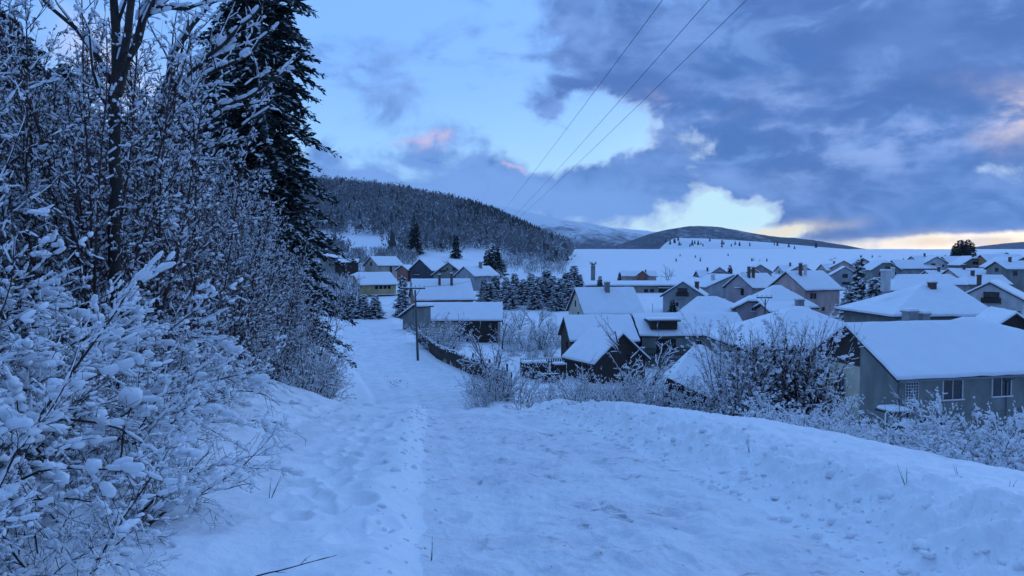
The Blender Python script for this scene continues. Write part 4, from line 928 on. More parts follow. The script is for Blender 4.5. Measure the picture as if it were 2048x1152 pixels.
# ------------------------------------------------------------------ conifers
def conifer(H, Rm, seed, whorl=.32, per=7, dens=9, droop=.45, spray=.34, snowp=.5, z_lo=.04, taper=.85, ragged=.25, tr=.16, hung=0.0, snoww=1.0):
    """-> (trunk, needles, snow) meshes: drooping boughs hung with needle sprays"""
    rg = np.random.default_rng(seed); rn = random.Random(seed)
    S = Seg(); S.add((0, 0, -.3), (0, 0, H * .5), tr, tr * .6, 0); S.add((0, 0, H * .5), (0, 0, H), tr * .6, .015, 0)
    C0, D0, W0 = [], [], []; z = H * z_lo
    while z < H * .985:
        t = z / H; Lz = Rm * (1 - t) ** taper + .08
        k = max(3, int(per * (.6 + .4 * (1 - t)))); a0 = rn.uniform(0, 6.28)
        for i in range(k):
            a = a0 + i * 6.283 / k + rn.gauss(0, .22); L = Lz * (1 - ragged + 2 * ragged * rn.random()) * (1 if rn.random() > .08 else .55)
            if rn.random() < ragged * .25: continue
            n = max(2, int(L * dens)); rise = rn.uniform(.0, .22); dr = droop * rn.uniform(.7, 1.3); prev = None
            zz = z + rn.uniform(-.4, .4) * whorl
            for j in range(n + 1):
                s = j / n; r = L * s
                p = (math.cos(a) * r, math.sin(a) * r, zz + L * (rise * s - dr * s * s + .30 * dr * max(0, s - .6) ** 2 * 4))
                if prev and j % 2 == 0: S.add(prev, p, .028 * (1 - s * .8) * max(.5, L / 3), .02 * (1 - s * .8) * max(.5, L / 3), 1); prev = p
                elif prev is None: prev = p
                if s > .12: C0.append(p); D0.append(a); W0.append(.55 + .75 * math.sin(min(1, s * 1.15) * math.pi) + .15)
        z += whorl * (.75 + .5 * rn.random()) * (.55 + .45 * (1 - t))
    a, b, r0, r1, l = S.arr(); V, F = tubes(a, b, r0, r1, 5); trunk = mesh_np('trunk', V, [F], M['bark'], smooth=True, link=False)
    C0, D0, W0 = np.array(C0), np.array(D0), np.array(W0)
    rep = 4; c = np.repeat(C0, rep, 0) + rg.normal(0, .05, (len(C0) * rep, 3)); A = np.repeat(D0, rep) + rg.normal(0, .95, len(c)); W = np.repeat(W0, rep)
    d = np.stack([np.cos(A), np.sin(A), rg.uniform(-1.0, .18, len(c))], -1); d /= np.linalg.norm(d, axis=1, keepdims=True)
    s = np.cross(d, rg.normal(size=d.shape)); s /= np.linalg.norm(s, axis=1, keepdims=True)
    k = (spray * W * rg.uniform(.6, 1.3, len(c)))[:, None]; w = k * .17
    Vn = np.stack([c - s * w * .5, c + d * k * .55 - s * w, c + d * k, c + d * k * .55 + s * w], 1).reshape(-1, 3)
    needles = mesh_np('needles', Vn, [np.arange(len(Vn)).reshape(-1, 4)], M['needle'], link=False)
    q = rg.random(len(C0)) < snowp; c = C0[q] + np.array([0, 0, .035]); A = D0[q] + rg.normal(0, .6, len(c)); W = W0[q]
    d = np.stack([np.cos(A), np.sin(A), rg.uniform(-.45, .1, len(c))], -1); s = np.stack([-np.sin(A), np.cos(A), rg.uniform(-.2, .2, len(c))], -1)
    k = (spray * .62 * W * rg.uniform(.5, 1.3, len(c)) * snoww)[:, None]; w = k * rg.uniform(.25, .5, (len(c), 1)); up = np.array([0, 0, 1.0]) * k * .22
    o = len(c); Vs = np.stack([c - d * k * .3, c + d * k * .3 - s * w, c + d * k, c + d * k * .3 + s * w, c + d * k * .35 + up], 1).reshape(-1, 3)
    b5 = (np.arange(o) * 5)[:, None]; Fs = np.concatenate([b5 + np.array([i, (i + 1) % 4, 4]) for i in range(4)])
    if hung:                                                     # sprays rimed white all through
        qn = np.nonzero(rg.random(len(Vn) // 4) < hung)[0]; V4 = Vn.reshape(-1, 4, 3)[qn] + np.array([0, 0, .012]); V4 = V4[:, :1] + (V4 - V4[:, :1]) * .62
        Fq = (np.arange(len(V4) * 4).reshape(-1, 4)) + len(Vs); snow = mesh_np('snow_cover', np.concatenate([Vs, V4.reshape(-1, 3)]), [Fs, Fq], M['twigsnow'], link=False)
        return trunk, needles, snow
    snow = mesh_np('snow_cover', Vs, [Fs], M['twigsnow'], smooth=True, link=False)
    return trunk, needles, snow
big = conifer(24, 3.7, 5, whorl=.40, per=8, dens=9, droop=.60, spray=.40, snowp=1.0, z_lo=.10, taper=.38, ragged=.40, tr=.24, snoww=.8, hung=.24)
def tree_at(kind, name, px, d, sc, label, cat='tree', group=None, z=None, rz=None):
    x = (px - 1024) / F_PX * d
    return make_plant(name, kind, (x, d, ground(x, d) - .1 if z is None else z), rnd.uniform(0, 6.28) if rz is None else rz, sc, label, cat, group)
tree_at(big, 'spruce', 528, 37, 1.0, 'very tall dark ragged spruce rising out of the top of the photo beside the lane', rz=1.0)
tree_at(big, 'spruce', 452, 46, .86, 'tall dark spruce standing just left of the tallest ragged spruce', rz=2.6)
tree_at(big, 'spruce', 352, 44, .66, 'dim snow-dusted spruce behind the leaning bare tree', rz=4.0)
for px, d, sc in ((60, 40, .60), (130, 46, .62), (262, 52, .60), (405, 56, .66), (20, 30, .5)):
    tree_at(big, 'spruce', px, d, sc, 'dim snow-dusted spruce showing between twigs behind the left thicket', group='spruces behind the left thicket')
mid = [conifer(9, 2.1, 70 + k, whorl=.34, per=6, dens=6, droop=.30, spray=.42, snowp=1.0, taper=.85, ragged=.22, tr=.13, snoww=1.9, hung=.12) for k in range(3)]
# spruce grove behind the gardens: tops seen at these places
for i, (px, top, d) in enumerate([(968, 556, 152), (992, 548, 158), (1012, 553, 150), (1030, 546, 156), (1046, 556, 148), (1062, 545, 152), (1078, 552, 146), (1092, 537, 154), (1106, 550, 147),
                                  (1122, 555, 144), (1134, 541, 153), (1148, 530, 160), (1158, 548, 156), (980, 562, 142), (1020, 566, 140), (1070, 565, 140), (1112, 568, 138), (1140, 560, 142)]):
    x = (px - 1024) / F_PX * d; g = ground(x, d); hgt = at(px, top, d).z - g
    make_plant('spruce', mid[i % 3], (x, d, g - .1), rnd.uniform(0, 6.28), (hgt / 9 * 1.75, hgt / 9 * 1.75, hgt / 9), 'snow-dusted spruce in the dense grove behind the gardens', 'tree', 'spruces of the grove behind the gardens')
x = (1718 - 1024) / F_PX * 118; g = ground(x, 118); h = at(1718, 519, 118).z - g
make_plant('spruce', mid[0], (x, 118, g), 1.0, (h / 9 * .95, h / 9 * .95, h / 9), 'tall dark spruce standing among the houses beside a bushy pine', 'tree')
x = (1752 - 1024) / F_PX * 114; g = ground(x, 114); h = at(1752, 552, 114).z - g
make_plant('pine', mid[1], (x, 114, g), 2.0, (h / 9 * 1.45, h / 9 * 1.45, h / 9), 'broad bushy snow-dusted pine right of the tall village spruce', 'tree')
x = (1700 - 1024) / F_PX * 113; g = ground(x, 113); h = at(1698, 572, 113).z - g
make_plant('pine', mid[2], (x, 113, g), 2.0, (h / 9 * 1.5, h / 9 * 1.5, h / 9), 'low snowy pine left of the foot of the tall village spruce', 'tree')
dark = [conifer(9, 2.5, 90 + k, whorl=.42, per=6, dens=4, droop=.28, spray=.6, snowp=.12, taper=.75, ragged=.25, tr=.15) for k in range(2)]
for i, (px, top, d, wd) in enumerate([(1911, 485, 420, .9), (1919, 479, 424, 1.0), (1927, 481, 418, 1.0), (1935, 478, 426, 1.0), (1943, 484, 420, .9), (1906, 490, 416, .8), (1923, 486, 412, 1.0), (1931, 487, 412, 1.0)]):
    x = (px - 1024) / F_PX * d; g = ground(x, d); h = at(px, top, d).z - g
    make_plant('fir', dark[i % 2], (x, d, g - .2), rnd.uniform(0, 6), (h / 9 * wd * 1.25, h / 9 * wd * 1.25, h / 9), 'dark fir in the small clump standing alone on the far skyline', 'tree', 'firs of the skyline clump')
for px, top, bot, d, lb in [(830, 443, 497, 290, 'dark conifer standing out alone on the lower slope of the wooded hill'), (912, 470, 500, 285, 'smaller dark conifer right of the lone slope conifer'),
                            (990, 492, 538, 235, 'spreading dark conifer right of the house row below the hill'), (975, 500, 536, 238, 'dark conifer just left of the spreading conifer below the hill'),
                            (1128, 486, 506, 330, 'dark conifer at the right tip of the wooded hill'), (1460, 530, 546, 225, 'small dark fir beside the brown far gable'), (1239, 545, 556, 215, 'tiny dark cone-shaped fir left of the dark red gable'),
                            (1346, 600, 622, 124, 'small dark fir bush between the cream gable house and the blue-grey gable'), (1200, 552, 570, 170, 'little snowy fir in front of the long flat building')]:
    x = (px - 1024) / F_PX * d; g = min(ground(x, d), at(px, bot, d).z); h = at(px, top, d).z - g
    make_plant('fir', dark[rnd.randrange(2)], (x, d, g), rnd.uniform(0, 6), (h / 9 * (1.5 if px == 990 else 1.0),) * 2 + (h / 9,), lb, 'tree')

# ------------------------------------------------------------------ the wood on the hill: one mass
def forest():
    rg = np.random.default_rng(8)
    n = 12500; x = rg.uniform(-300, 75, n); y = 225 + 470 * rg.random(n) ** .9
    z = height(x, y, False); px = 1024 + x / y * F_PX; py = HOR - (z - EYE) / y * F_PX
    ht = hill_top(x) * sm((y - 225) / 380)
    keep = (ht > 1.2) & (px < 1140) & (px > 540)
    # clearings: snow meadows low on the slope
    nz = fbm(x, y, .02, 3, 120)
    clear1 = ((px - 690) / 105) ** 2 + ((py - 488) / 20) ** 2 + nz * .9 < 1
    clear2 = (py > 503 + nz * 14) & (px > 700) & (px < 1010)
    clear3 = ((px - 1040) / 60) ** 2 + ((py - 522) / 7) ** 2 + nz < 1
    keep &= ~clear1 & ~clear2 & ~clear3
    # bare skirt at the plain
    x, y, z, px, py, nz = (v[keep] for v in (x, y, z, px, py, nz)); n = len(x)
    con = (rg.random(n) < np.clip(.05 + 1.1 * sm((px - 880) / 120) * sm((455 + (px - 900) * .22 - py) / 30), 0, .95)) | ((nz > .30) & (rg.random(n) < .3))
    frost = rg.random(n) < np.clip(.50 + .9 * (fbm(x, y, .03, 2, 130)), .15, .9)
    VV, FF, MI, o = [], [], [], 0
    for i in range(n):
        if con[i]:
            h = rg.uniform(6, 11); r = h * rg.uniform(.17, .24); k = 4
            for q in range(k):
                z0 = h * (.08 + .22 * q); z1 = min(h, z0 + h * .42); rr = r * (1 - .22 * q); m = 7; a = np.arange(m) * 6.283 / m + rg.random() * 6
                ra = rr * rg.uniform(.7, 1.25, m)
                V = np.concatenate([np.stack([x[i] + np.cos(a) * ra, y[i] + np.sin(a) * ra, z[i] + z0 + rg.uniform(-.3, .3, m)], -1), [[x[i], y[i], z[i] + z1]]])
                F = np.array([(j, (j + 1) % m, m) for j in range(m)]); VV.append(V); FF.append(F + o); MI.append(np.where(rg.random(m) < .10, 1, 0)); o += m + 1
        else:
            h = rg.uniform(5, 8.5); m = 34
            c = np.array([x[i], y[i], z[i] + h * .5]) + rg.normal(0, 1, (m, 3)) * np.array([h * .19, h * .19, h * .24])
            d = rg.normal(size=(m, 3)); d[:, 2] = np.abs(d[:, 2]) + .4; d /= np.linalg.norm(d, axis=1, keepdims=True); s = np.cross(d, rg.normal(size=(m, 3))); s /= np.linalg.norm(s, axis=1, keepdims=True)
            k = h * .14; V = np.stack([c - s * k * .4, c + s * k * .35, c + d * k * 1.7], 1).reshape(-1, 3)
            FF.append(np.arange(m * 3).reshape(-1, 3) + o); VV.append(V); MI.append(np.where(rg.random(m) < (.42 if frost[i] else .14), 1, 2)); o += m * 3
    ob = mesh_np('hillside_forest', np.concatenate(VV), [np.concatenate(FF)], [M['forestneedle'], M['forestsnow'], M['greytwig']], mi=np.concatenate(MI))
    tag(ob, 'snow-dusted mixed forest covering the hill at left', 'forest', kind='stuff')
M['forestneedle'] = mat('far_needle', (.085, .10, .10), .9, .4, .2, island=.5)
M['greytwig'] = mat('grey_twig', (.26, .26, .27), .9, .4, .2, island=.5); M['forestsnow'] = mat('forest_snow', (.46, .48, .52), .9, .3, .2, island=.5)
forest()
def scrub(name, n, box_, label, seed, hgt=(1.2, 2.6), snow=.4):
    """a belt of leafless scrub, read as one mass: box_ = px range, py range -> laid on the ground"""
    rg = np.random.default_rng(seed); VV, MI = [], []
    px0, px1, d0, d1 = box_
    for i in range(n):
        d = rg.uniform(d0, d1); x = (rg.uniform(px0, px1) - 1024) / F_PX * d
        if abs(fbm(np.array([x]), np.array([d]), .06, 2, seed)[0]) < .10: continue
        z = float(height(np.array([x]), np.array([d]), False)[0]); h = rg.uniform(*hgt); m = 34
        a = rg.uniform(0, 6.28, m); r = h * .5 * np.sqrt(rg.random(m))
        c = np.stack([x + np.cos(a) * r, d + np.sin(a) * r, z + h * rg.uniform(.1, .75, m)], -1)
        dd = rg.normal(0, .4, (m, 3)); dd[:, 2] += 1; dd /= np.linalg.norm(dd, axis=1, keepdims=True); s = np.cross(dd, rg.normal(size=(m, 3))); s /= np.linalg.norm(s, axis=1, keepdims=True)
        VV.append(np.stack([c - s * h * .022, c + s * h * .022, c + dd * h * .38], 1).reshape(-1, 3)); MI.append(np.where(rg.random(m) < snow, 1, 0))
    V = np.concatenate(VV); ob = mesh_np(name, V, [np.arange(len(V)).reshape(-1, 3)], [M['greytwig'], M['twigsnow']], mi=np.concatenate(MI)); tag(ob, label, 'scrub', kind='stuff')
scrub('scrub', 260, (700, 830, 255, 285), 'grey leafless scrub belt below the snow meadow at left', 3, (2.5, 4.5), .22)
scrub('scrub', 340, (610, 1000, 212, 246), 'frosted scrub along the foot of the hill behind the row of houses', 4, (1.8, 3.6), .45)
scrub('scrub', 260, (985, 1130, 245, 330), 'grey scrub on the lower right skirt of the wooded hill', 6, (2, 4), .25)
scrub('scrub', 200, (632, 700, 128, 170), 'frosted scrub beyond the end of the lane, around the pale pole', 5, (3.0, 5.5), .5)

# ------------------------------------------------------------------ shrubs and bare trees on the right-hand slope
P_bare = dict(levels=4, step=[.3, .2, .15, .11], jit=[.09, .13, .18, .2], grav=[.0, .01, .01, 0], kids=[3.4, 4.2, 4.5, 0], ang=[.65, .7, .75, .8], len=[.55, .5, .45, .4], rad=[.6, .55, .6, .6], bare=[.3, .12, .1, 0], rmin=.006)
orch = []
for k in range(2):
    S = proto(140 + k, 4, .55, 3.3, .055, P_bare, base=.15); orch.append(plant_mesh(S, 'branches', M['twig'], [.03, .022, .018, .013], sides=(5, 4, 3, 3), seed=70 + k, n=4, rings=2, fill=.8, thr=.2))
S = proto(150, 34, .33, 3.6, .018, P_dark, base=.5)
darkb = plant_mesh(S, 'branches', M['redtwig'], [.012, .012, .010], sides=(5, 3, 3), seed=77, n=5, rings=2, fill=.28, thr=.22, clumps=(420, .022, .075))
S2 = proto(151, 30, .42, 2.9, .016, P_dark, base=.5)
darkleaf = leaves_mesh(S2, 'clinging_leaves', M['darkleaf'], 1, 42000, .085, 5, .6)
P_fan = dict(P_laden, kids=[6.5, 7, 5, 0]); fan = []
for k in range(2):
    S = proto(160 + k, 12, 1.0, 1.9, .016, P_laden, base=.35); fan.append(plant_mesh(S, 'branches', M['twig'], [.030, .026, .020, .013], sides=(5, 4, 3, 3), seed=90 + k, fill=[.95, .85, .55, .35], thr=.12, clumps=(120, .02, .06)))
def on(px, d): return (px - 1024) / F_PX * d
def dedge(px, k):
    d = 5.0
    while d < 40 and on(px, d) - float(road_x(d)) - float(edge_off(d)) < k: d += .05
    return d
def shrub(kind, name, px, d, sc, label, group=None, cat='bush', sink=.1, py_top=None, hgt=None):
    if isinstance(d, str): d = dedge(px, float(d))
    x = on(px, d)
    return plant_at(kind, name, x, d, sc, label, cat, group, sink)
gr = 'frosted bushes on the bank right of the lane'
for px, d, sc, v, lb in [(965, 47, 1.5, 0, 'frosted bush at the bottom of the dark plank fence'), (995, 43, 1.6, 1, 'frosted bush just above the crest of the near lane'), (1030, 44, 1.6, 2, 'frosted bush under the spreading orchard tree'),
                         (1058, 39, 1.25, 0, 'frosted bush left of the thin wire post'), (962, 40, .8, 2, 'low frosted bush at the right edge of the lower lane')]:
    shrub(hedge[v], 'frosted_bush', px, d, sc, lb, gr)
shrub(orch[0], 'orchard_tree', 985, 50, 1.45, 'spreading frosted orchard tree beside the lower end of the plank fence', cat='tree')
shrub(orch[1], 'orchard_tree', 880, 84, 1.5, 'frost-white tree hiding the left part of the barn', cat='tree')
shrub(hedge[2], 'frosted_bush', 885, 86, 2.6, 'tall dense frosted bush in front of the left part of the barn', gr)
shrub(hedge[1], 'frosted_bush', 885, 78, 1.9, 'frosted bush below the frost-white tree by the barn', gr)
shrub(hedge[0], 'frosted_bush', 862, 80, 1.6, 'frosted bush beside the power pole with the crossarm', gr)
for i, (px, d) in enumerate([(1020, 104), (1052, 100), (1085, 98), (1110, 108), (1040, 118), (1075, 120), (1005, 122)]):
    shrub(orch[i % 2], 'orchard_tree', px, d, 1.15 + .1 * (i % 3), 'frosted garden tree in front of the spruce grove', 'frosted trees in the gardens', 'tree')
for i, (px, d) in enumerate([(1030, 92), (1065, 90), (1095, 92), (1010, 96), (1050, 97), (1080, 99), (1110, 101), (1020, 103)]):
    shrub(hedge[i % 3], 'frosted_bush', px, d, 1.1 if i < 4 else 1.9, 'frosted bush along the far side of the garden', 'frosted bushes across the garden')
shrub(orch[1], 'orchard_tree', 1205, '2.6', .78, 'snow-lined orchard tree in front of the gable shed', cat='tree')
shrub(orch[0], 'orchard_tree', 1275, '2.4', .74, 'crooked snow-lined orchard tree left of the small hip shed', cat='tree')
shrub(orch[0], 'orchard_tree', 1150, '3.4', .72, 'slender frosted orchard tree nearest the wire post', cat='tree')
for i, (px, d, sc) in enumerate([(1090, '.9', .50), (1118, '.7', .48), (1150, '.9', .50), (1185, '.7', .46), (1218, '1.0', .52), (1250, '.7', .46), (1285, '.9', .50), (1318, '.7', .5), (1355, '.9', .5), (1390, '.7', .45), (1425, '.9', .5), (1135, '2.0', .75), (1180, '2.2', .75), (1235, '2.0', .75), (1310, '1.8', .7), (1385, '1.9', .66)]):
    shrub(hedge[i % 3], 'frosted_bush', px, d, sc, 'low frosted bush in the row along the top of the right bank', 'frosted bushes along the top of the right bank')
rt = shrub((darkb[0], darkb[1], darkleaf), 'dark_shrub', 1545, '2.6', .62, 'tall dark shrub with clinging dark leaves and snow lumps before the grey house')
shrub((darkb[0], darkb[1]), 'tall_shrub', 1478, '1.6', .52, 'thin upright snow-lined shrub left of the tall dark shrub')
shrub((darkb[0], darkb[1], darkleaf), 'dark_shrub', 1610, '3.2', .64, 'dark leafy shrub touching the corner of the grey house')
gr2 = 'snow-laden bushes at the edge of the right-hand slope'
for px, d, sc, v, lb in [(1600, '1.0', 0.46, 0, 'snow-laden bush at the foot of the tall dark shrub'), (1660, '.9', .46, 1, 'snow-laden fan-shaped bush left of the little porch'), (1730, '.6', .28, 0, 'low snow-laden bush below the corner of the grey house'), (1560, '1.3', 0.46, 1, 'snow-laden bush half behind the thin upright shrub'),
                         (1895, '1.1', 0.53, 0, 'snow-laden bush with a long white raised bough below the grey house'), (1975, '.8', .46, 1, 'thick snow-laden bush at right below the second house window'), (2045, '.9', .46, 0, 'snow-laden bush cut by the right edge of the photo'), (1935, '1.6', 0.58, 1, 'snow-laden bush behind the one with the raised bough'),
                         (1855, '.7', .32, 1, 'small snow-laden bush right of the bare sapling'), (2010, '1.5', 0.58, 0, 'snow-laden bush tucked in before the right-hand house window')]:
    shrub(fan[v], 'snow_laden_bush', px, d, sc, lb, gr2)
shrub(orch[1], 'bare_sapling', 1785, '1.8', .30, 'small bare sapling in front of the porch of the grey house', cat='tree')
for i, (px, d, sc) in enumerate([(1655, 104, 1.5), (1680, 102, 1.4), (1705, 104, 1.5), (1690, 98, 1.2), (1640, 100, 1.2)]):
    shrub(hedge[i % 3], 'garden_bush', px, d, sc, 'snow-covered garden bush before the pink house and the village spruce', 'garden bushes by the village spruce')
for i, (px, d, sc) in enumerate([(1950, 86, 1.3), (1970, 84, 1.3), (1990, 82, 1.4), (2012, 80, 1.4)]):
    shrub((darkb[0], darkb[1], darkleaf), 'garden_bush', px, d, sc * .7, 'dark bush in the hedge below the white house at right', 'dark hedge bushes below the white house')
for px, d, sc, v, lb in [(700, 126, 1.0, 0, 'dark snowy conifer bush right of the pale pole at the end of the lane'), (725, 124, .95, 1, 'snowy conifer bush in the hedge below the yellow house'), (750, 123, .9, 2, 'dark snowy conifer bush at the right end of the hedge below the yellow house'), (682, 130, 1.0, 1, 'snowy conifer bush just beside the pale pole'), (805, 128, 1.5, 0, 'snowy spruce left of the twin-chimney brick house')]:
    x = on(px, d); make_plant('conifer_bush', mid[v], (x, d, ground(x, d) - .2), rnd.uniform(0, 6), (sc * (1.05 if px != 805 else .62), sc * (1.05 if px != 805 else .62), sc * (.50 if px != 805 else .55)), lb, 'bush')
x = on(1335, 215); make_plant('bare_tree', orch[0], (x, 215, ground(x, 215)), 0, 1.5, 'round frosted bare tree behind the long flat building', 'tree')
rs = random.Random(31)
for k in range(30):                                              # trees scattered over the far snow hill
    px = rs.uniform(1345, 1640) if k > 8 else rs.uniform(1330, 1420); d = rs.uniform(1330, 1450); x = on(px, d); tz = at(px, 0, d)
    py = 476 + (px - 1345) * .045 + rs.uniform(3, 16)
    make_plant('far_tree', (dark[k % 2][0], dark[k % 2][1]), at(px, py, d), rs.uniform(0, 6), rs.uniform(.5, 1.1), 'tiny dark tree dotted on the far snow hill', 'tree', 'trees dotted on the far snow hill')
rk = random.Random(77)
for k in range(34):                                              # bushes dotted on the open snow
    px = rk.uniform(1340, 2040); d = rk.uniform(290, 520); x = on(px, d)
    make_plant('field_bush', hedge[rk.randrange(3)] if k % 3 else (dark[0][0], dark[0][1]), (x, d, ground(x, d) - .2), rk.uniform(0, 6), rk.uniform(.7, 1.2) if k % 3 else .22, 'small dark bush dotted on the open snow beyond the village', 'bush', 'bushes dotted on the open snow field')

# ------------------------------------------------------------------ poles, wires
def wire(name, pts, r, label, sag=0.0, cat='cable', mt='black'):
    bm = bmesh.new(); P = []
    for a, b in zip(pts[:-1], pts[1:]):
        n = 24
        for i in range(n + (1 if b is pts[-1] else 0)):
            t = i / n; p = Vector(a).lerp(Vector(b), t); p.z -= sag * 4 * t * (1 - t); P.append(p)
    S = np.array([p[:] for p in P]); V, F = tubes(S[:-1], S[1:], np.full(len(S) - 1, r), np.full(len(S) - 1, r), 5)
    o = mesh_np(name, V, [F], M[mt], smooth=True); tag(o, label, cat); bm.free(); return o
for (ax, bx), lb in (((1325, 1008), 'left overhead wire of the three crossing the sky'), ((1418, 1040), 'middle overhead wire of the three crossing the sky'), ((1493, 1055), 'right overhead wire of the three crossing the sky')):
    a, b = at(ax, 0, 46), at(bx, 420, 190); e = a + (a - b) * .45; f = b + (b - a) * 1.2
    f.z = max(f.z, ground(f.x, f.y) + 4)
    wire('overhead_wire', [e, a, b, f], .020, lb, .25)
def pole(px_base, py_base, py_top, d, r, label, arm=0, mt='wood', lean=0.0, ins=0, armw=1.7):
    b = at(px_base, py_base, d); g = ground(b.x, d); t = at(px_base, py_top, d); h = t.z - g
    root = empty('utility_pole', (b.x, d, g)); tag(root, label, 'pole')
    bm = bmesh.new(); bar(bm, (0, 0, -.4), (lean, 0, h), r, 0, 10, r * .62); bm_obj('pole_shaft', bm, M[mt], root, True)
    if arm:
        bm = bmesh.new(); z = h + .15; box(bm, (lean - .15, -.12, z), (armw * 2, .10, .12)); am = bm_obj('crossarm', bm, M['polewood'], root)
        for s in (-1, 1):
            bm = bmesh.new(); bar(bm, (lean + s * armw * .55 - .1, -.12, z), (lean, -.1, z - .9), .03); bm_obj('brace', bm, M['metal'], am)
        for i in range(ins):
            x = lean - .15 - armw * .9 + 1.8 * armw * i / (ins - 1); bm = bmesh.new(); bar(bm, (x, -.12, z + .06), (x, -.12, z + .2), .025); bar(bm, (x, -.12, z + .18), (x, -.12, z + .34), .065, 0, 8, .045); bm_obj('insulator', bm, M['white'], am)
        bm = bmesh.new(); box(bm, (lean - .15, -.12, z + .10), (armw * 1.9, .11, .07)); bm_obj('snow_strip', bm, M['snow'], am)
    return root, Vector((b.x + lean, d, g + h))
_, top1 = pole(836, 722, 580, 72, .125, 'dark wooden power pole with a snowy crossarm beside the lower lane', arm=1, mt='polewood', lean=-.25, ins=6, armw=1.15)
_, top2 = pole(674, 628, 546, 121, .13, 'pale slim pole at the far end of the lane', mt='concrete')
_, top3 = pole(1530, 640, 598, 84, .10, 'wooden power pole with a short crossarm in front of the mauve annex', arm=1, mt='wood', ins=4, armw=.9)
pole(1083, 545, 528, 260, .10, 'thin pole on the snow slope above the spruce grove', mt='wood')
pole(1305, 637, 607, 90, .05, 'thin antenna pole above the hip roof by the mauve annex', mt='metal')
wire('service_wire', [top1 + Vector((-.9, 0, .3)), at(770, 612, 120)], .018, 'thin service wire running from the crossarm pole to the yellow house', .5)
wire('service_wire', [top1 + Vector((.9, 0, .3)), at(985, 545, 165)], .018, 'thin service wire from the crossarm pole to the row of houses', .6)
# stork-nest stack
b = at(1186, 556, 190); g = b.z - 3; root = empty('brick_stack', (b.x, 190, g)); tag(root, 'pale square stack with a twig nest on top before the snow field', 'chimney')
bm = bmesh.new(); box(bm, (0, 0, 3.1), (1.0, 1.0, 6.2)); bm_obj('shaft', bm, M['w_grey'], root)
bm = bmesh.new(); rn_ = random.Random(4)
for k in range(50):
    a = rn_.uniform(0, 6.28); bar(bm, (math.cos(a) * .2, math.sin(a) * .2, 6.2 + rn_.random() * .3), (math.cos(a) * .9, math.sin(a) * .9, 6.5 + rn_.random() * .7), .03, 0, 3)
bm_obj('nest', bm, M['twig'], root)

# ------------------------------------------------------------------ plank fence along the lower lane
def fence():
    line = [(86, 4.7), (80, 4.8), (73, 5.1), (67, 5.5), (61, 5.9), (56, 6.2), (51.5, 6.5)]
    pts = [Vector((float(road_x(y)) + s, y, ground(float(road_x(y)) + s, y))) for y, s in line]
    root = empty('plank_fence', pts[0]); tag(root, 'dark leaning plank fence capped with snow along the lower lane', 'fence'); o = pts[0]; rn = random.Random(9)
    bm = bmesh.new(); sb = bmesh.new()
    for a, b in zip(pts[:-1], pts[1:]):
        n = int((b - a).length / .19)
        for i in range(n):
            p = a.lerp(b, (i + .5) / n) - o; h = rn.uniform(1.25, 1.55)
            rot = Matrix.Rotation(math.atan2((b - a).y, (b - a).x), 4, 'Z') @ Matrix.Rotation(rn.gauss(0, .05), 4, 'X') @ Matrix.Rotation(rn.gauss(0, .03), 4, 'Y')
            box(bm, p + Vector((0, 0, h / 2 - .1)), (.15, .035, h), rot=rot); 
            if rn.random() < .8: box(sb, p + Vector((0, 0, h - .06)), (.19, .13, .09), rot=rot)
    pl_ = None; bm_obj('boards', bm, M['wood'], root); bm_obj('snow_cap', sb, M['snow'], root)
    for p in pts:
        bm = bmesh.new(); bar(bm, p - o + Vector((.1, 0, -.3)), p - o + Vector((.1, 0, 1.75)), .08); bm_obj('post', bm, M['wood'], root)
    for a, b in zip(pts[:-1], pts[1:]):
        bm = bmesh.new(); bar(bm, a - o + Vector((.06, 0, .95)), b - o + Vector((.06, 0, .95)), .04, 0, 4); bm_obj('rail', bm, M['wood'], root)
fence()
# wire fence posts in the garden
for px, py0, py1, d, lb in ((1101, 775, 737, 50, 'lone thin fence post in the garden snow'), (1022, 770, 742, 52, 'thin fence post beside the frosted bush in the garden')):
    b = at(px, py0, d); g = ground(b.x, d); bm = bmesh.new(); bar(bm, (0, 0, -.3), (.03, 0, 1.35), .05); box(bm, (.03, 0, 1.39), (.12, .12, .09), 1); o = bm_obj('fence_post', bm, [M['wood'], M['snow']]); o.location = (b.x, d, g); tag(o, lb, 'post')
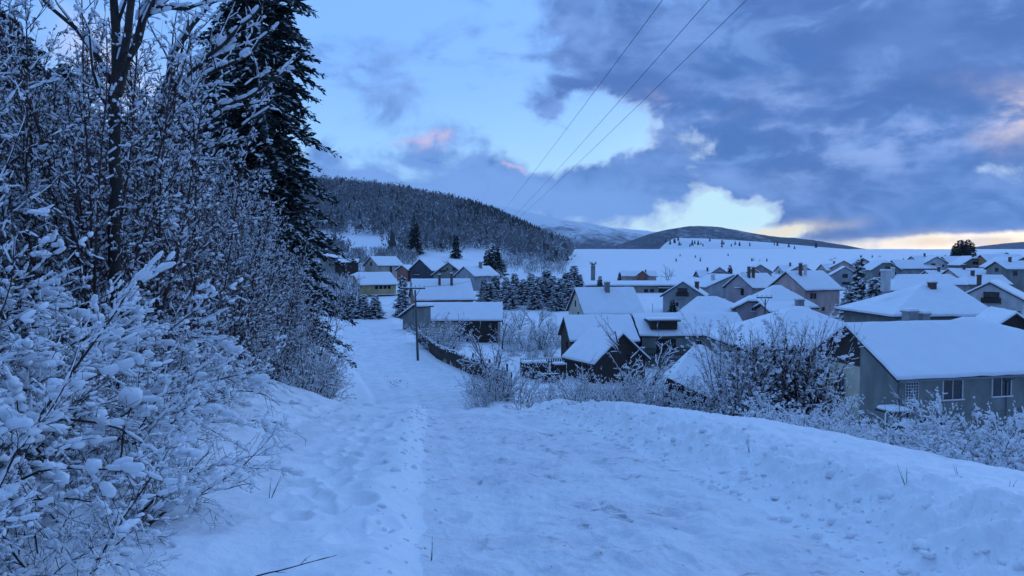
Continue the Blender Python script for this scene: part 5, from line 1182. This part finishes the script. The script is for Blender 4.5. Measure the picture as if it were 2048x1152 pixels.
# paling gate, crates and a trailer with snow in the garden
b = at(1092, 712, 78); g = ground(b.x, 78)
root = empty('paling_fence', (b.x, 80, ground(b.x, 80)), .05); tag(root, 'brown paling fence panel with snow on its rail beside the wooden house', 'fence')
bm = bmesh.new()
for k in range(22): box(bm, (-2.6 + k * .25, 0, .75), (.12, .04, 1.5))
bm_obj('palings', bm, M['fencewood'] if 'fencewood' in M else M['wood'], root)
bm = bmesh.new(); box(bm, (0, -.06, 1.2), (5.4, .05, .12)); box(bm, (0, -.06, .4), (5.4, .05, .12)); bm_obj('rail', bm, M['wood'], root)
bm = bmesh.new(); box(bm, (0, 0, 1.57), (5.5, .16, .14)); bmesh.ops.bevel(bm, geom=list(bm.edges), offset=.05, segments=2, affect='EDGES'); bm_obj('snow_cap', bm, M['snow'], root)
for px, d, w, h, lb in ((1056, 76.5, 1.3, 1.45, 'dark wooden crate with a snow top left of the paling fence'), (1079, 76, 1.4, 1.6, 'tall dark wooden crate in front of the paling fence'), (1118, 76, 1.2, 1.5, 'dark crate against the corner of the wooden house')):
    x = on(px, d); root = empty('wooden_crate', (x, d, ground(x, d)), .15); tag(root, lb, 'crate')
    bm = bmesh.new()
    for k in range(5): box(bm, (0, 0, .12 + k * h / 5 + h / 10 - .1), (w, w * .9, h / 5 - .03))
    for sx in (-1, 1):
        for sy in (-1, 1): box(bm, (sx * w * .5, sy * w * .45, h / 2), (.1, .1, h + .05))
    bm_obj('box_body', bm, M['wood'], root)
    bm = bmesh.new(); box(bm, (0, 0, h + .14), (w * 1.05, w * .95, .22)); bmesh.ops.bevel(bm, geom=list(bm.edges), offset=.08, segments=3, affect='EDGES'); bm_obj('snow_layer', bm, M['snow'], root)
x = on(1098, 74); root = empty('hay_trailer', (x, 74, ground(x, 74)), .1); tag(root, 'low dark trailer with snow on its bed beside the crates', 'trailer')
bm = bmesh.new(); box(bm, (0, 0, .55), (2.4, 1.2, .1)); box(bm, (0, -.58, .75), (2.4, .05, .3)); box(bm, (0, .58, .75), (2.4, .05, .3)); bar(bm, (-1.2, 0, .5), (-2.1, 0, .25), .04); bm_obj('bed', bm, M['wood'], root)
bm = bmesh.new(); box(bm, (0, 0, .72), (2.3, 1.05, .22)); bmesh.ops.bevel(bm, geom=list(bm.edges), offset=.09, segments=3, affect='EDGES'); bm_obj('snow_layer', bm, M['snow'], root)
for sx in (-.6, .6):
    for sy in (-.66, .66):
        bm = bmesh.new(); bar(bm, (sx, sy - .06, .3), (sx, sy + .06, .3), .3, 0, 14); bm_obj('wheel', bm, M['black'], root)
# broken post with fallen boards on the slope
dd_ = dedge(1342, .8); x = on(1342, dd_); g = ground(x, dd_); root = empty('broken_post', (x, dd_, g)); root.scale = (.8, .8, .8); tag(root, 'weathered post with a fallen dark board on the right bank', 'post')
bm = bmesh.new(); bar(bm, (0, 0, -.4), (.02, 0, .75), .055, 0, 7); bm_obj('upright', bm, M['wood'], root)
bm = bmesh.new(); box(bm, (.35, .05, .55), (.95, .05, .16), rot=Matrix.Rotation(.45, 4, 'Y')); box(bm, (.3, .1, .36), (.8, .05, .14), rot=Matrix.Rotation(.3, 4, 'Y')); bm_obj('board', bm, M['wood'], root)

# ------------------------------------------------------------------ dry weeds in the foreground snow
P_weed = dict(levels=3, step=[.06, .05, .04], jit=[.05, .12, .15], grav=[0, 0, -.02], kids=[10, 8, 0], ang=[.6, .7, .7], len=[.22, .35, .4], rad=[.6, .6, .6], bare=[.25, .1, 0], rmin=.0012)
P_stalk = dict(P_weed, kids=[9, 8, 0], len=[.20, .4, .4], rad=[.75, .7, .6], ang=[.5, .6, .7], rmin=.0022, bare=[.3, .1, 0])
def weed(px, py, d, L, lean, stems, label, seed, r=.0035, spread=.25):
    b = at(px, py, d); g = float(height(np.array([b.x]), np.array([d]))[0]); rn = random.Random(seed); S = Seg()
    for i in range(stems):
        grow(S, (0, 0, -.05), norm3((lean[0] + rn.gauss(0, spread), lean[1] + rn.gauss(0, .1), lean[2])), L * rn.uniform(.55 if L < .5 else .9, 1.1), r, 0, P_stalk if L > .5 else P_weed, rn)
    br, sn = plant_mesh(S, 'stalk', M['twig'], [.004, .004, .003], sides=(5, 3, 3), seed=seed, n=4, rings=2, fill=.4)
    make_plant('dry_weed', [br], (b.x, d, g), 0, 1, label, 'weed')
weed(537, 968, 5.4, .24, (.1, 0, 1), 4, 'small upright tuft of dry stalks in the snow left of the lane', 1, .0025)
weed(452, 1150, 3.7, .66, (.92, .15, .66), 1, 'long frosted stalk leaning right across the snow at the bottom left', 2, .0055, .07)
weed(862, 1112, 4.25, .20, (.08, 0, 1), 3, 'short dry stalk at the left edge of the near lane', 3, .002)
weed(1812, 980, 5.0, .20, (0, 0, 1), 4, 'sparse dry weed of several stems on the right snow shelf', 4, .002, .4)
weed(1916, 972, 5.1, .13, (0, 0, 1), 2, 'single short dry stem right of the sparse weed', 5, .002)
weed(2016, 998, 4.8, .15, (.1, 0, 1), 3, 'dry stem near the right edge of the photo', 6, .002)
weed(1984, 1080, 4.1, .08, (.05, 0, 1), 1, 'tiny bare stem on the plowed bank at lower right', 7, .002)
weed(1500, 920, 7.0, .30, (-.3, 0, 1), 3, 'faint frosted stems on top of the snow bank', 8, .002, .4)
# crumbs of straw and grit trodden into the lane
def litter():
    rg = np.random.default_rng(4); V, F = [], []
    for i in range(150):
        y = 3.3 + 12 * rg.random() ** 1.3; x = float(road_x(y)) + rg.uniform(-1.25, 1.25) ; 
        if i < 22: y = rg.uniform(52, 58); x = float(road_x(y)) + rg.normal(-.8, .4)
        z = float(height(np.array([x]), np.array([y]))[0]); a = rg.uniform(0, 6.28); L = rg.uniform(.004, .016) if y < 20 else rg.uniform(.04, .14); w = L * rg.uniform(.15, .5)
        c, s = math.cos(a), math.sin(a); o = len(V)
        for u, v, h in ((-1, -1, 0), (1, -1, 0), (1, 1, 0), (-1, 1, 0), (0, 0, 1)): V.append((x + u * L * c - v * w * s, y + u * L * s + v * w * c, z - .003 + h * w * .6 + .002))
        F += [(o, o + 1, o + 4), (o + 1, o + 2, o + 4), (o + 2, o + 3, o + 4), (o + 3, o, o + 4)]
    o = mesh_np('straw_litter', np.array(V), [np.array(F)], M['twig']); tag(o, 'dark crumbs of straw and grit trodden into the snowy lane', 'litter', kind='stuff')
litter()
def clods():
    rg = np.random.default_rng(14); P, S_ = [], []
    for i in range(900):
        y = 3.4 + 12.5 * rg.random() ** 1.2; k = rg.random()
        if k < .8: s = float(lane_r(y)) + abs(rg.normal(.05, .42))
        else: s = -float(lane_l(y)) - .1 + rg.normal(0, .16)
        P.append((float(road_x(y)) + s, y)); S_.append(.008 + .036 * rg.random() ** 3)
    P = np.array(P); S_ = np.array(S_); z = height(P[:, 0], P[:, 1]); C3 = np.column_stack([P, z - S_ * .12]); r = lambda: rg.uniform(.7, 1.4, len(S_))
    V, F = blobs(C3, S_ * r(), S_ * r(), S_ * r() * .8, rg.uniform(0, 6.28, len(S_)), 3)
    o = mesh_np('snow_clods', V, [F], M['snow'], smooth=True); tag(o, 'loose crumbs of ploughed snow along the banks of the lane', 'snow clods', kind='stuff')
clods()

# ------------------------------------------------------------------ the cold air itself
def haze():
    bm = bmesh.new(); box(bm, (0, 2400, 300), (7600, 9000, 700)); m = bpy.data.materials.new('haze'); m.use_nodes = True; nt = m.node_tree
    nt.nodes.remove(nt.nodes['Principled BSDF']); v = nt.nodes.new('ShaderNodeVolumePrincipled'); v.inputs['Color'].default_value = (.80, .88, 1, 1); v.inputs['Density'].default_value = 5.0e-5
    nt.links.new(v.outputs[0], nt.nodes['Material Output'].inputs['Volume']); tag(bm_obj('haze', bm, m), kind='stuff')
haze()
